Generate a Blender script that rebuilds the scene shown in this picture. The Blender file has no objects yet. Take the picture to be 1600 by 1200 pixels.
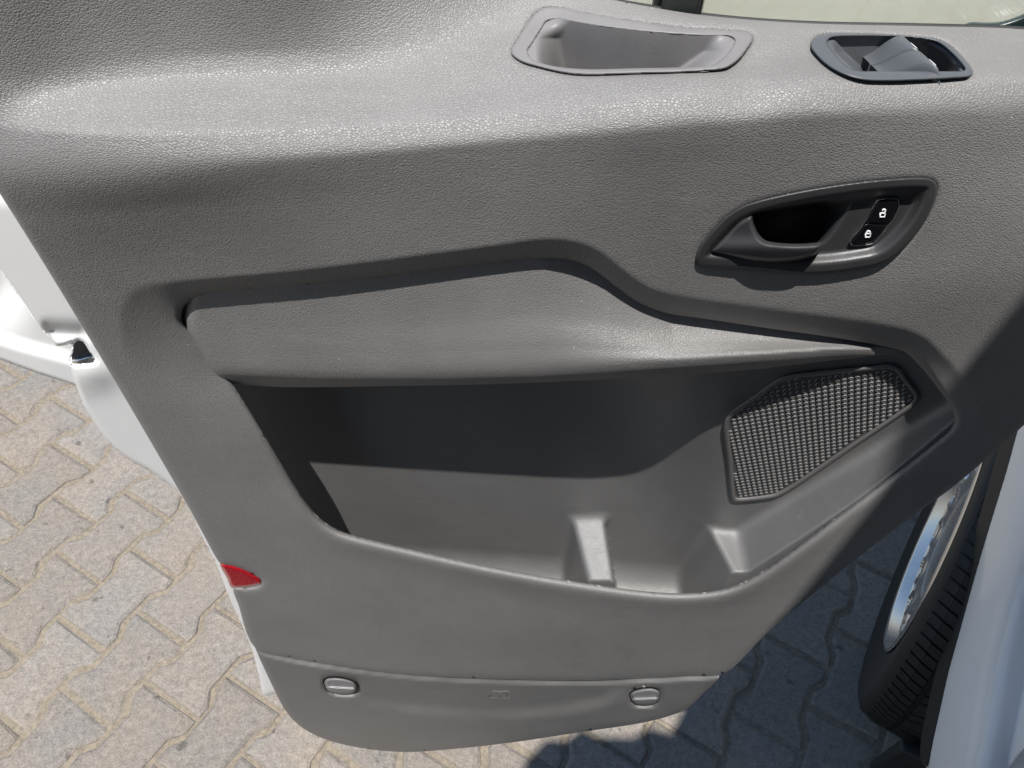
import bpy, bmesh, math, random
import numpy as np
from mathutils import Vector, Matrix

scene = bpy.context.scene
rad = math.radians

# ------------------------------------------------------------------ camera
CAM_H = 1.657
FPX = 1200.0                      # focal length in pixels of a 1600 px wide frame
PITCH, ROLL = rad(49.06), rad(3.74)
right0 = Vector((1, 0, 0))
fwd = Vector((0, math.cos(PITCH), -math.sin(PITCH)))
up0 = Vector((0, math.sin(PITCH), math.cos(PITCH)))
cam_right = right0 * math.cos(ROLL) + up0 * math.sin(ROLL)
cam_up = -right0 * math.sin(ROLL) + up0 * math.cos(ROLL)
cam_data = bpy.data.cameras.new('camera')
cam_data.sensor_width = 36.0
cam_data.lens = 36.0 * FPX / 1600.0
cam_data.clip_start = 0.01
cam_data.clip_end = 500.0
cam = bpy.data.objects.new('camera', cam_data)
scene.collection.objects.link(cam)
m = Matrix.Identity(4)
for r in range(3):
    m[r][0], m[r][1], m[r][2] = cam_right[r], cam_up[r], -fwd[r]
m[2][3] = CAM_H
cam.matrix_world = m
scene.camera = cam

# ------------------------------------------------------------------ sky, sun, exposure
SUN_TRAVEL = Vector((0.24, 1.0, -3.05)).normalized()
to_sun = -SUN_TRAVEL
world = bpy.data.worlds.new('World')
scene.world = world
world.use_nodes = True
wn = world.node_tree
wn.nodes.clear()
w_out = wn.nodes.new('ShaderNodeOutputWorld')
w_bg = wn.nodes.new('ShaderNodeBackground')
w_sky = wn.nodes.new('ShaderNodeTexSky')
w_sky.sky_type = 'NISHITA'
w_sky.sun_disc = False
w_sky.sun_elevation = math.asin(to_sun.z)
w_sky.sun_rotation = math.atan2(to_sun.x, to_sun.y)
w_sky.air_density = 1.0
w_sky.dust_density = 0.25
w_bg.inputs['Strength'].default_value = 0.105
wn.links.new(w_sky.outputs[0], w_bg.inputs['Color'])
wn.links.new(w_bg.outputs[0], w_out.inputs['Surface'])
sun_data = bpy.data.lights.new('sun', 'SUN')
sun_data.energy = 5.0
sun_data.angle = rad(0.53)
sun_data.color = (1.0, 0.97, 0.93)
sun = bpy.data.objects.new('sun', sun_data)
scene.collection.objects.link(sun)
sun.rotation_euler = SUN_TRAVEL.to_track_quat('-Z', 'Y').to_euler()
sun.location = (1, -3, 7)
scene.view_settings.view_transform = 'Standard'
scene.view_settings.look = 'None'
scene.view_settings.exposure = 0.40
scene.view_settings.gamma = 1.0
scene.view_settings.use_curve_mapping = False

rng = random.Random(7)

# ------------------------------------------------------------------ sight lines: where a spot of the photograph lies at a given depth or height
_cp, _sp, _cr, _sr = math.cos(PITCH), math.sin(PITCH), math.cos(ROLL), math.sin(ROLL)
def ray(px, py):
    dx = (np.asarray(px, float) - 800.0) / FPX
    dy = (np.asarray(py, float) - 600.0) / FPX
    x = dx * _cr + dy * _sr
    y = -dx * _sr + dy * _cr
    return x, _cp - y * _sp, -_sp - y * _cp
def PY(px, py, Y):
    x, y, z = ray(px, py)
    t = Y / y
    return np.stack([x * t, y * t, CAM_H + z * t], -1)
def PZ(px, py, Z):
    x, y, z = ray(px, py)
    t = (Z - CAM_H) / z
    return np.stack([x * t, y * t, CAM_H + z * t], -1)
def Yz(px, py, Z):
    x, y, z = ray(px, py)
    return y * (Z - CAM_H) / z
def project(P):
    P = np.asarray(P, float)
    X, Y, Z = P[..., 0], P[..., 1], P[..., 2] - CAM_H
    zc = Y * _cp - Z * _sp
    yc = Y * _sp + Z * _cp
    x = FPX * X / zc
    y = -FPX * yc / zc
    return 800 + x * _cr - y * _sr, 600 + x * _sr + y * _cr

# ------------------------------------------------------------------ small maths
def sstep(a, b, x):
    t = np.clip((np.asarray(x, float) - a) / (b - a), 0, 1)
    return t * t * (3 - 2 * t)
def smin(a, b, k):
    h = np.clip(0.5 + 0.5 * (b - a) / k, 0, 1)
    return b * (1 - h) + a * h - k * h * (1 - h)
def smax(a, b, k):
    return -smin(-a, -b, k)
def catmull(pts, closed=True, n=8, sharp=()):
    pts = np.asarray(pts, float)
    N = len(pts)
    out = []
    rngN = range(N) if closed else range(N - 1)
    for i in rngN:
        if closed:
            p0, p1, p2, p3 = pts[(i - 1) % N], pts[i], pts[(i + 1) % N], pts[(i + 2) % N]
        else:
            p0, p1, p2, p3 = pts[max(i - 1, 0)], pts[i], pts[i + 1], pts[min(i + 2, N - 1)]
        # centripetal-ish: limit tangents to the shorter neighbour
        d1 = np.linalg.norm(p2 - p1) + 1e-9
        da = np.linalg.norm(p1 - p0) + 1e-9
        db = np.linalg.norm(p3 - p2) + 1e-9
        m1 = ((p1 - p0) / da + (p2 - p1) / d1) * 0.5 * min(d1, 1.6 * da)
        m2 = ((p2 - p1) / d1 + (p3 - p2) / db) * 0.5 * min(d1, 1.6 * db)
        for k in range(n):
            t = k / n
            h00 = 2 * t**3 - 3 * t**2 + 1; h10 = t**3 - 2 * t**2 + t
            h01 = -2 * t**3 + 3 * t**2; h11 = t**3 - t**2
            out.append(h00 * p1 + h10 * m1 + h01 * p2 + h11 * m2)
    if not closed:
        out.append(pts[-1])
    return np.array(out)
def seg_nearest(P, poly, closed=True):
    """distance and nearest point from points P (N,2) to a polyline"""
    A = poly
    B = np.roll(poly, -1, 0) if closed else poly[1:]
    if not closed:
        A = poly[:-1]
    N = len(P)
    best = np.full(N, 1e18); nx = np.zeros(N); ny = np.zeros(N)
    for a, b in zip(A, B):
        d = b - a
        L = d @ d + 1e-12
        t = np.clip(((P[:, 0] - a[0]) * d[0] + (P[:, 1] - a[1]) * d[1]) / L, 0, 1)
        qx = a[0] + t * d[0]; qy = a[1] + t * d[1]
        dd = (P[:, 0] - qx) ** 2 + (P[:, 1] - qy) ** 2
        k = dd < best
        best[k] = dd[k]; nx[k] = qx[k]; ny[k] = qy[k]
    return np.sqrt(best), np.stack([nx, ny], -1)
def inside(P, poly):
    A = poly; B = np.roll(poly, -1, 0)
    c = np.zeros(len(P), bool)
    x, y = P[:, 0], P[:, 1]
    for a, b in zip(A, B):
        if a[1] == b[1]:
            continue
        k = ((a[1] > y) != (b[1] > y)) & (x < (b[0] - a[0]) * (y - a[1]) / (b[1] - a[1]) + a[0])
        c ^= k
    return c
def sdist(P, poly):
    d, q = seg_nearest(P, poly)
    return np.where(inside(P, poly), d, -d), q
def curve_dist(px, py, pts, n=8):
    P = np.stack([np.ravel(px), np.ravel(py)], -1)
    d, _ = seg_nearest(P, catmull(pts, False, n), False)
    return d.reshape(np.shape(px))
def pchip_cols(px, py, xs, lines):
    """lines: list of (py knots over xs, Y knots over xs or callable(px, py)); smooth interpolation down each column"""
    K = len(lines)
    PYk = []; VK = []
    for (a, v) in lines:
        yk = np.interp(px, xs, a) if np.ndim(a) else np.full(px.shape, float(a))
        PYk.append(yk)
        VK.append(v(px, yk) if callable(v) else (np.interp(px, xs, v) if np.ndim(v) else np.full(px.shape, float(v))))
    PYk = np.array(PYk); VK = np.array(VK)
    h = np.diff(PYk, axis=0); d = np.diff(VK, axis=0) / h
    M = np.zeros_like(VK)
    M[0] = d[0]; M[-1] = d[-1]
    w1 = 2 * h[1:] + h[:-1]; w2 = h[1:] + 2 * h[:-1]
    same = (d[1:] * d[:-1]) > 0
    with np.errstate(all='ignore'):
        hm = (w1 + w2) / (w1 / d[:-1] + w2 / d[1:])
    M[1:-1] = np.where(same, hm, 0)
    out = np.full(px.shape, np.nan)
    for k in range(K - 1):
        sel = (py >= PYk[k]) & (py <= PYk[k + 1])
        if k == 0: sel |= py < PYk[0]
        if k == K - 2: sel |= py > PYk[-1]
        t = (py[sel] - PYk[k][sel]) / h[k][sel]
        hk = h[k][sel]
        tc = np.clip(t, 0, 1)
        v = ((2*tc**3 - 3*tc**2 + 1) * VK[k][sel] + (tc**3 - 2*tc**2 + tc) * hk * M[k][sel]
             + (-2*tc**3 + 3*tc**2) * VK[k+1][sel] + (tc**3 - tc**2) * hk * M[k+1][sel])
        v += (t - tc) * hk * np.where(t < 0, M[k][sel], M[k+1][sel])
        out[sel] = v
    return out

# ------------------------------------------------------------------ object helpers
def empty(name, loc):
    o = bpy.data.objects.new(name, None)
    o.empty_display_size = 0.1
    scene.collection.objects.link(o)
    o.location = loc
    return o
def base_of(parent):
    b = Vector((0, 0, 0))
    while parent is not None:
        b = b + parent.location
        parent = parent.parent
    return b
def link(name, me, mat, parent=None, smooth=True):
    o = bpy.data.objects.new(name, me)
    scene.collection.objects.link(o)
    if mat is not None and not me.materials:
        me.materials.append(mat)
    if smooth:
        me.polygons.foreach_set('use_smooth', [True] * len(me.polygons))
    if parent is not None:
        o.parent = parent
    return o
def pymesh(name, verts, faces, mat, parent=None, smooth=True):
    """verts are in world space; they are stored relative to the parent"""
    me = bpy.data.meshes.new(name)
    b = base_of(parent)
    V = np.asarray(verts, float) - np.array([b.x, b.y, b.z])
    me.from_pydata([tuple(v) for v in V], [], [tuple(int(i) for i in f) for f in faces])
    me.update()
    return link(name, me, mat, parent, smooth)
def bm_obj(name, bm, mat, parent=None, smooth=True, recalc=True):
    if recalc:
        bmesh.ops.recalc_face_normals(bm, faces=bm.faces)
    b = base_of(parent)
    bmesh.ops.translate(bm, verts=bm.verts, vec=-b)
    me = bpy.data.meshes.new(name)
    bm.to_mesh(me); bm.free()
    return link(name, me, mat, parent, smooth)
def sheet(name, outline, Yfun, mat, parent, step=4.0, holes=(), flange=0.012, fdir=None, smooth_outline=6, extra=None):
    """A moulded sheet: its outline and depth are sampled along sight lines, its rim is folded back by a real flange."""
    poly = catmull(outline, True, smooth_outline) if smooth_outline else np.asarray(outline, float)
    hp = [catmull(h, True, smooth_outline) if smooth_outline else np.asarray(h, float) for h in holes]
    x0, y0 = poly.min(0) - step; x1, y1 = poly.max(0) + step
    nx = int((x1 - x0) / step) + 2; ny = int((y1 - y0) / step) + 2
    gx, gy = np.meshgrid(x0 + np.arange(nx) * step, y0 + np.arange(ny) * step)
    P = np.stack([gx.ravel(), gy.ravel()], -1)
    sd, q = sdist(P, poly)
    for h in hp:
        s2, q2 = sdist(P, h)
        k = -s2 < sd
        sd[k] = -s2[k]; q[k] = q2[k]
    ins = sd > 0
    idx = np.arange(nx * ny).reshape(ny, nx)
    quads = np.stack([idx[:-1, :-1], idx[1:, :-1], idx[1:, 1:], idx[:-1, 1:]], -1).reshape(-1, 4)
    quads = quads[ins[quads].any(1)]
    P = P.copy()
    out = ~ins
    P[out] = q[out]
    near = ins & (sd < 0.3 * step)
    P[near] = q[near]
    sdu = np.where(ins & ~near, sd, 0)
    used = np.unique(quads)
    remap = np.full(nx * ny, -1); remap[used] = np.arange(len(used))
    quads = remap[quads]
    U = P[used]; su = sdu[used]
    Y = Yfun(U[:, 0], U[:, 1], su)
    V = PY(U[:, 0], U[:, 1], Y)
    if extra is not None:
        V = extra(V, U, su)
    # drop quads that collapsed
    a = U[quads]
    ar = np.abs((a[:, 0, 0]-a[:, 2, 0])*(a[:, 1, 1]-a[:, 3, 1]) - (a[:, 1, 0]-a[:, 3, 0])*(a[:, 0, 1]-a[:, 2, 1]))
    quads = quads[ar > 1e-3]
    faces = [tuple(f) for f in quads]
    if flange:
        e = np.concatenate([quads[:, [0, 1]], quads[:, [1, 2]], quads[:, [2, 3]], quads[:, [3, 0]]])
        key = np.sort(e, 1); kk = key[:, 0].astype(np.int64) * (len(V) + 1) + key[:, 1]
        u, inv, cnt = np.unique(kk, return_inverse=True, return_counts=True)
        be = e[cnt[inv] == 1]
        bv = np.unique(be)
        n0 = len(V)
        m1 = {int(v): n0 + i for i, v in enumerate(bv)}
        m2 = {int(v): n0 + len(bv) + i for i, v in enumerate(bv)}
        if fdir is None:
            D = V[bv] - np.array([0, 0, CAM_H]); D = D / np.linalg.norm(D, axis=1)[:, None]
        else:
            D = np.array(fdir)
        V = np.concatenate([V, V[bv], V[bv] + D * flange])
        for a_, b_ in be:
            faces.append((m1[int(b_)], m1[int(a_)], m2[int(a_)], m2[int(b_)]))
    return pymesh(name, V, faces, mat, parent)
def tube(points, radius, sides=8, closed=False):
    """verts, faces of a tube along 3D points"""
    pts = [Vector(p) for p in points]
    n = len(pts); V = []; Fc = []
    ref = None
    for i, p in enumerate(pts):
        if closed:
            t = (pts[(i + 1) % n] - pts[i - 1]).normalized()
        else:
            t = (pts[min(i + 1, n - 1)] - pts[max(i - 1, 0)]).normalized()
        if ref is None:
            ref = Vector((0, 0, 1)) if abs(t.z) < 0.9 else Vector((1, 0, 0))
        a = (ref - t * ref.dot(t)).normalized(); ref = a
        b = t.cross(a)
        rr = radius[i] if hasattr(radius, '__len__') else radius
        for k in range(sides):
            an = 2 * math.pi * k / sides
            V.append(p + a * math.cos(an) * rr + b * math.sin(an) * rr)
    for i in range(n if closed else n - 1):
        for k in range(sides):
            i2 = (i + 1) % n
            Fc.append((i*sides + k, i*sides + (k+1) % sides, i2*sides + (k+1) % sides, i2*sides + k))
    if not closed:
        Fc.append(tuple(range(sides))[::-1]); Fc.append(tuple((n-1)*sides + k for k in range(sides)))
    return [tuple(v) for v in V], Fc
def plate(outline3, direction, inset=0.0):
    """closed slab from a 3D outline extruded along direction"""
    n = len(outline3); o = np.asarray(outline3, float)
    V = np.concatenate([o, o + np.asarray(direction, float)])
    Fc = [tuple(range(n))[::-1], tuple(range(n, 2*n))]
    for i in range(n):
        j = (i + 1) % n
        Fc.append((i, j, n + j, n + i))
    return V, Fc

# ------------------------------------------------------------------ materials
def new_mat(name):
    mt = bpy.data.materials.new(name)
    mt.use_nodes = True
    nt = mt.node_tree
    bsdf = nt.nodes['Principled BSDF']
    return mt, nt, bsdf
def nd(nt, kind, **kw):
    n = nt.nodes.new(kind)
    for k, v in kw.items():
        if k in n.inputs: n.inputs[k].default_value = v
        else: setattr(n, k, v)
    return n
def simple(name, col, rough=0.5, metal=0.0, coat=0.0, spec=0.5, noise=0.06, nscale=40, bump=0.0, bscale=600):
    mt, nt, b = new_mat(name)
    tc = nd(nt, 'ShaderNodeTexCoord')
    n1 = nd(nt, 'ShaderNodeTexNoise', Scale=nscale, Detail=5.0, Roughness=0.6)
    nt.links.new(tc.outputs['Object'], n1.inputs['Vector'])
    mp = nd(nt, 'ShaderNodeMapRange')
    mp.inputs['From Min'].default_value = 0.3; mp.inputs['From Max'].default_value = 0.7
    mp.inputs['To Min'].default_value = 1 - noise; mp.inputs['To Max'].default_value = 1 + noise
    nt.links.new(n1.outputs['Fac'], mp.inputs['Value'])
    mx = nd(nt, 'ShaderNodeVectorMath', operation='SCALE')
    mx.inputs[0].default_value = col[:3]
    nt.links.new(mp.outputs[0], mx.inputs['Scale'])
    nt.links.new(mx.outputs[0], b.inputs['Base Color'])
    mr = nd(nt, 'ShaderNodeMapRange')
    mr.inputs['To Min'].default_value = rough - 0.05; mr.inputs['To Max'].default_value = rough + 0.07
    nt.links.new(n1.outputs['Fac'], mr.inputs['Value'])
    nt.links.new(mr.outputs[0], b.inputs['Roughness'])
    b.inputs['Metallic'].default_value = metal
    b.inputs['Coat Weight'].default_value = coat
    b.inputs['Coat Roughness'].default_value = 0.04
    b.inputs['Specular IOR Level'].default_value = spec
    if bump:
        n2 = nd(nt, 'ShaderNodeTexNoise', Scale=bscale, Detail=2.0)
        nt.links.new(tc.outputs['Object'], n2.inputs['Vector'])
        bp = nd(nt, 'ShaderNodeBump', Strength=bump, Distance=0.0006)
        nt.links.new(n2.outputs['Fac'], bp.inputs['Height'])
        nt.links.new(bp.outputs[0], b.inputs['Normal'])
    return mt
def leather(name, col, scale, strength, rough, dist=0.0008, fine=0.25):
    """grained moulded plastic: crackle of small rounded cells"""
    mt, nt, b = new_mat(name)
    tc = nd(nt, 'ShaderNodeTexCoord')
    mpg = nd(nt, 'ShaderNodeMapping')
    mpg.inputs['Scale'].default_value = (0.68, 1.0, 1.0)
    nt.links.new(tc.outputs['Object'], mpg.inputs['Vector'])
    wob = nd(nt, 'ShaderNodeTexNoise', Scale=scale * 0.9, Detail=3.0)
    nt.links.new(mpg.outputs[0], wob.inputs['Vector'])
    sub = nd(nt, 'ShaderNodeVectorMath', operation='SUBTRACT'); sub.inputs[1].default_value = (0.5, 0.5, 0.5)
    nt.links.new(wob.outputs['Color'], sub.inputs[0])
    scl = nd(nt, 'ShaderNodeVectorMath', operation='SCALE'); scl.inputs['Scale'].default_value = 0.9 / scale
    nt.links.new(sub.outputs[0], scl.inputs[0])
    add = nd(nt, 'ShaderNodeVectorMath', operation='ADD')
    nt.links.new(mpg.outputs[0], add.inputs[0]); nt.links.new(scl.outputs[0], add.inputs[1])
    vo = nd(nt, 'ShaderNodeTexVoronoi', feature='DISTANCE_TO_EDGE', Scale=scale)
    nt.links.new(add.outputs[0], vo.inputs['Vector'])
    ramp = nd(nt, 'ShaderNodeMapRange', interpolation_type='SMOOTHSTEP')
    ramp.inputs['From Max'].default_value = 0.22
    nt.links.new(vo.outputs['Distance'], ramp.inputs['Value'])
    fn = nd(nt, 'ShaderNodeTexNoise', Scale=scale * 4.5, Detail=2.0)
    nt.links.new(tc.outputs['Object'], fn.inputs['Vector'])
    mul = nd(nt, 'ShaderNodeMath', operation='MULTIPLY_ADD'); mul.inputs[1].default_value = fine
    nt.links.new(fn.outputs['Fac'], mul.inputs[0]); nt.links.new(ramp.outputs[0], mul.inputs[2])
    bp = nd(nt, 'ShaderNodeBump', Strength=strength, Distance=dist)
    nt.links.new(mul.outputs[0], bp.inputs['Height'])
    nt.links.new(bp.outputs[0], b.inputs['Normal'])
    # handling wear and dust: broad, faint
    big = nd(nt, 'ShaderNodeTexNoise', Scale=9.0, Detail=6.0, Roughness=0.65)
    nt.links.new(tc.outputs['Object'], big.inputs['Vector'])
    mp = nd(nt, 'ShaderNodeMapRange')
    mp.inputs['From Min'].default_value = 0.3; mp.inputs['From Max'].default_value = 0.7
    mp.inputs['To Min'].default_value = 0.91; mp.inputs['To Max'].default_value = 1.09
    nt.links.new(big.outputs['Fac'], mp.inputs['Value'])
    # dust specks
    dv = nd(nt, 'ShaderNodeTexVoronoi', Scale=55.0, feature='F1')
    nt.links.new(tc.outputs['Object'], dv.inputs['Vector'])
    dm = nd(nt, 'ShaderNodeMapRange'); dm.inputs['From Min'].default_value = 0.028; dm.inputs['From Max'].default_value = 0.02
    nt.links.new(dv.outputs['Distance'], dm.inputs['Value'])
    mx = nd(nt, 'ShaderNodeVectorMath', operation='SCALE'); mx.inputs[0].default_value = col
    nt.links.new(mp.outputs[0], mx.inputs['Scale'])
    mixc = nd(nt, 'ShaderNodeMix', data_type='RGBA')
    nt.links.new(dm.outputs[0], mixc.inputs['Factor'])
    nt.links.new(mx.outputs[0], mixc.inputs['A'])
    mixc.inputs['B'].default_value = (0.5, 0.47, 0.43, 1)
    st = nd(nt, 'ShaderNodeMapping'); st.inputs['Scale'].default_value = (7.0, 30.0, 60.0); st.inputs['Rotation'].default_value = (0, 0.5, 0)
    nt.links.new(tc.outputs['Object'], st.inputs['Vector'])
    sn = nd(nt, 'ShaderNodeTexNoise', Scale=3.0, Detail=7.0, Roughness=0.7)
    nt.links.new(st.outputs[0], sn.inputs['Vector'])
    sr_ = nd(nt, 'ShaderNodeMapRange'); sr_.inputs['From Min'].default_value = 0.56; sr_.inputs['From Max'].default_value = 0.82
    sr_.inputs['To Max'].default_value = 0.26
    nt.links.new(sn.outputs['Fac'], sr_.inputs['Value'])
    mix2 = nd(nt, 'ShaderNodeMix', data_type='RGBA')
    nt.links.new(sr_.outputs[0], mix2.inputs['Factor'])
    nt.links.new(mixc.outputs['Result'], mix2.inputs['A'])
    mix2.inputs['B'].default_value = (0.36, 0.34, 0.31, 1)
    nt.links.new(mix2.outputs['Result'], b.inputs['Base Color'])
    mr = nd(nt, 'ShaderNodeMapRange')
    mr.inputs['To Min'].default_value = rough - 0.11; mr.inputs['To Max'].default_value = rough + 0.11
    nt.links.new(big.outputs['Fac'], mr.inputs['Value'])
    nt.links.new(mr.outputs[0], b.inputs['Roughness'])
    b.inputs['Specular IOR Level'].default_value = 0.85
    return mt

GREY = (0.188, 0.182, 0.177)
M_TRIM = leather('grained_trim', GREY, 760, 0.38, 0.50)
M_INSERT = leather('grained_insert', (0.178, 0.172, 0.168), 780, 0.36, 0.48)
M_LOWER = leather('grained_lower', (0.150, 0.146, 0.143), 860, 0.34, 0.48)
M_POCKET = leather('fine_grain_pocket', (0.135, 0.133, 0.132), 1100, 0.30, 0.40, dist=0.0005, fine=0.5)
M_TRAY = simple('tray_plastic', (0.19, 0.184, 0.186), 0.5, bump=0.12, bscale=1200)
M_GRILLE = simple('grille_plastic', (0.150, 0.147, 0.145), 0.5, bump=0.1)
M_FRAME = simple('frame_plastic', (0.12, 0.116, 0.114), 0.42, bump=0.15, bscale=900)
M_DARKHOLE = simple('dark_backing', (0.012, 0.012, 0.013), 0.7)
M_BLACK = simple('black_plastic', (0.038, 0.038, 0.040), 0.40, bump=0.15, bscale=1200)
M_BLACK2 = simple('satin_black_plastic', (0.042, 0.042, 0.045), 0.36, bump=0.12, bscale=1400)
M_GLOSS = simple('gloss_black', (0.006, 0.006, 0.008), 0.10, noise=0.0)
M_SWITCH = simple('blue_black_plastic', (0.095, 0.102, 0.112), 0.36, bump=0.1, bscale=1400)
M_CHROME = simple('chrome', (0.75, 0.75, 0.76), 0.12, metal=1.0, noise=0.02)
M_MARK = simple('white_print', (0.85, 0.85, 0.85), 0.5, noise=0.0)
M_CLIP = simple('clip_plastic', (0.19, 0.188, 0.190), 0.42, bump=0.1)
M_WHITE = simple('white_paint', (0.82, 0.82, 0.81), 0.34, coat=0.7, noise=0.015, nscale=14)
M_SEAL = simple('rubber_seal', (0.018, 0.020, 0.020), 0.55, bump=0.15)

# reflector: red prismatic plastic
def mat_red():
    mt, nt, b = new_mat('red_reflector')
    tc = nd(nt, 'ShaderNodeTexCoord')
    v = nd(nt, 'ShaderNodeTexVoronoi', Scale=420.0)
    nt.links.new(tc.outputs['Object'], v.inputs['Vector'])
    cr = nd(nt, 'ShaderNodeMix', data_type='RGBA')
    nt.links.new(v.outputs['Distance'], cr.inputs['Factor'])
    cr.inputs['A'].default_value = (0.42, 0.008, 0.014, 1); cr.inputs['B'].default_value = (0.26, 0.003, 0.008, 1)
    nt.links.new(cr.outputs['Result'], b.inputs['Base Color'])
    b.inputs['Roughness'].default_value = 0.22
    b.inputs['Coat Weight'].default_value = 1.0
    bp = nd(nt, 'ShaderNodeBump', Strength=0.15, Distance=0.0008)
    nt.links.new(v.outputs['Distance'], bp.inputs['Height']); nt.links.new(bp.outputs[0], b.inputs['Normal'])
    return mt
M_RED = mat_red()

def mat_glass():
    mt = bpy.data.materials.new('window_glass'); mt.use_nodes = True
    nt = mt.node_tree; nt.nodes.clear()
    out = nd(nt, 'ShaderNodeOutputMaterial')
    tr = nd(nt, 'ShaderNodeBsdfTransparent'); tr.inputs['Color'].default_value = (0.96, 0.99, 0.92, 1)
    gl = nd(nt, 'ShaderNodeBsdfGlossy', Roughness=0.02)
    du = nd(nt, 'ShaderNodeBsdfDiffuse'); du.inputs['Color'].default_value = (0.92, 0.93, 0.84, 1)  # pale diffuse mixed in as haze, standing for the overexposed ground beyond
    fr = nd(nt, 'ShaderNodeFresnel', IOR=1.5)
    m1 = nd(nt, 'ShaderNodeMixShader'); m2 = nd(nt, 'ShaderNodeMixShader')
    tc = nd(nt, 'ShaderNodeTexCoord'); no = nd(nt, 'ShaderNodeTexNoise', Scale=14.0, Detail=6.0)
    nt.links.new(tc.outputs['Object'], no.inputs['Vector'])
    mr = nd(nt, 'ShaderNodeMapRange'); mr.inputs['To Min'].default_value = 0.34; mr.inputs['To Max'].default_value = 0.46
    nt.links.new(no.outputs['Fac'], mr.inputs['Value'])
    nt.links.new(mr.outputs[0], m1.inputs[0])
    nt.links.new(tr.outputs[0], m1.inputs[1]); nt.links.new(du.outputs[0], m1.inputs[2])
    nt.links.new(fr.outputs[0], m2.inputs[0]); nt.links.new(m1.outputs[0], m2.inputs[1]); nt.links.new(gl.outputs[0], m2.inputs[2])
    nt.links.new(m2.outputs[0], out.inputs['Surface'])
    return mt
M_GLASS = mat_glass()

def mat_paver():
    mt, nt, b = new_mat('concrete_paver')
    tc = nd(nt, 'ShaderNodeTexCoord')
    oi = nd(nt, 'ShaderNodeObjectInfo')
    geo = nd(nt, 'ShaderNodeNewGeometry')
    big = nd(nt, 'ShaderNodeTexNoise', Scale=5.0, Detail=6.0, Roughness=0.7)
    nt.links.new(geo.outputs['Position'], big.inputs['Vector'])
    fine = nd(nt, 'ShaderNodeTexNoise', Scale=260.0, Detail=4.0, Roughness=0.7)
    nt.links.new(geo.outputs['Position'], fine.inputs['Vector'])
    mid = nd(nt, 'ShaderNodeTexNoise', Scale=70.0, Detail=5.0, Roughness=0.75)
    nt.links.new(geo.outputs['Position'], mid.inputs['Vector'])
    c1 = nd(nt, 'ShaderNodeMix', data_type='RGBA')
    c1.inputs['A'].default_value = (0.29, 0.246, 0.200, 1); c1.inputs['B'].default_value = (0.245, 0.229, 0.210, 1)
    mr0 = nd(nt, 'ShaderNodeMapRange'); mr0.inputs['From Min'].default_value = 0.35; mr0.inputs['From Max'].default_value = 0.65
    nt.links.new(big.outputs['Fac'], mr0.inputs['Value']); nt.links.new(mr0.outputs[0], c1.inputs['Factor'])
    # speckle
    mrf = nd(nt, 'ShaderNodeMapRange'); mrf.inputs['From Min'].default_value = 0.3; mrf.inputs['From Max'].default_value = 0.7
    mrf.inputs['To Min'].default_value = 0.74; mrf.inputs['To Max'].default_value = 1.24
    nt.links.new(fine.outputs['Fac'], mrf.inputs['Value'])
    mrm = nd(nt, 'ShaderNodeMapRange'); mrm.inputs['From Min'].default_value = 0.3; mrm.inputs['From Max'].default_value = 0.7
    mrm.inputs['To Min'].default_value = 0.74; mrm.inputs['To Max'].default_value = 1.22
    nt.links.new(mid.outputs['Fac'], mrm.inputs['Value'])
    mro = nd(nt, 'ShaderNodeMapRange'); mro.inputs['To Min'].default_value = 0.90; mro.inputs['To Max'].default_value = 1.08
    nt.links.new(oi.outputs['Random'], mro.inputs['Value'])
    a = nd(nt, 'ShaderNodeMath', operation='MULTIPLY'); nt.links.new(mrf.outputs[0], a.inputs[0]); nt.links.new(mrm.outputs[0], a.inputs[1])
    a2 = nd(nt, 'ShaderNodeMath', operation='MULTIPLY'); nt.links.new(a.outputs[0], a2.inputs[0]); nt.links.new(mro.outputs[0], a2.inputs[1])
    # dark oil spots and stains
    sp = nd(nt, 'ShaderNodeTexNoise', Scale=24.0, Detail=4.0, Roughness=0.6)
    nt.links.new(geo.outputs['Position'], sp.inputs['Vector'])
    ms = nd(nt, 'ShaderNodeMapRange'); ms.inputs['From Min'].default_value = 0.64; ms.inputs['From Max'].default_value = 0.70
    ms.inputs['To Min'].default_value = 1.0; ms.inputs['To Max'].default_value = 0.55
    nt.links.new(sp.outputs['Fac'], ms.inputs['Value'])
    a3 = nd(nt, 'ShaderNodeMath', operation='MULTIPLY'); nt.links.new(a2.outputs[0], a3.inputs[0]); nt.links.new(ms.outputs[0], a3.inputs[1])
    sc = nd(nt, 'ShaderNodeVectorMath', operation='SCALE'); nt.links.new(c1.outputs['Result'], sc.inputs[0]); nt.links.new(a3.outputs[0], sc.inputs['Scale'])
    nt.links.new(sc.outputs[0], b.inputs['Base Color'])
    b.inputs['Roughness'].default_value = 0.88
    b.inputs['Specular IOR Level'].default_value = 0.25
    ad = nd(nt, 'ShaderNodeMath', operation='ADD'); nt.links.new(fine.outputs['Fac'], ad.inputs[0]); nt.links.new(mid.outputs['Fac'], ad.inputs[1])
    bp = nd(nt, 'ShaderNodeBump', Strength=0.8, Distance=0.004); nt.links.new(ad.outputs[0], bp.inputs['Height']); nt.links.new(bp.outputs[0], b.inputs['Normal'])
    return mt
M_PAVER = mat_paver()
M_SAND = simple('joint_sand', (0.225, 0.190, 0.145), 0.95, noise=0.28, nscale=120, bump=0.6, bscale=260, spec=0.2)

# tyre and wheel
M_TYRE = simple('tyre_rubber', (0.020, 0.020, 0.019), 0.62, noise=0.25, nscale=30, bump=0.2, bscale=500)
M_STEEL = simple('silver_wheel', (0.72, 0.71, 0.69), 0.27, metal=0.85, noise=0.05)
M_LINER = simple('wheel_liner', (0.012, 0.012, 0.013), 0.8)

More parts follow.
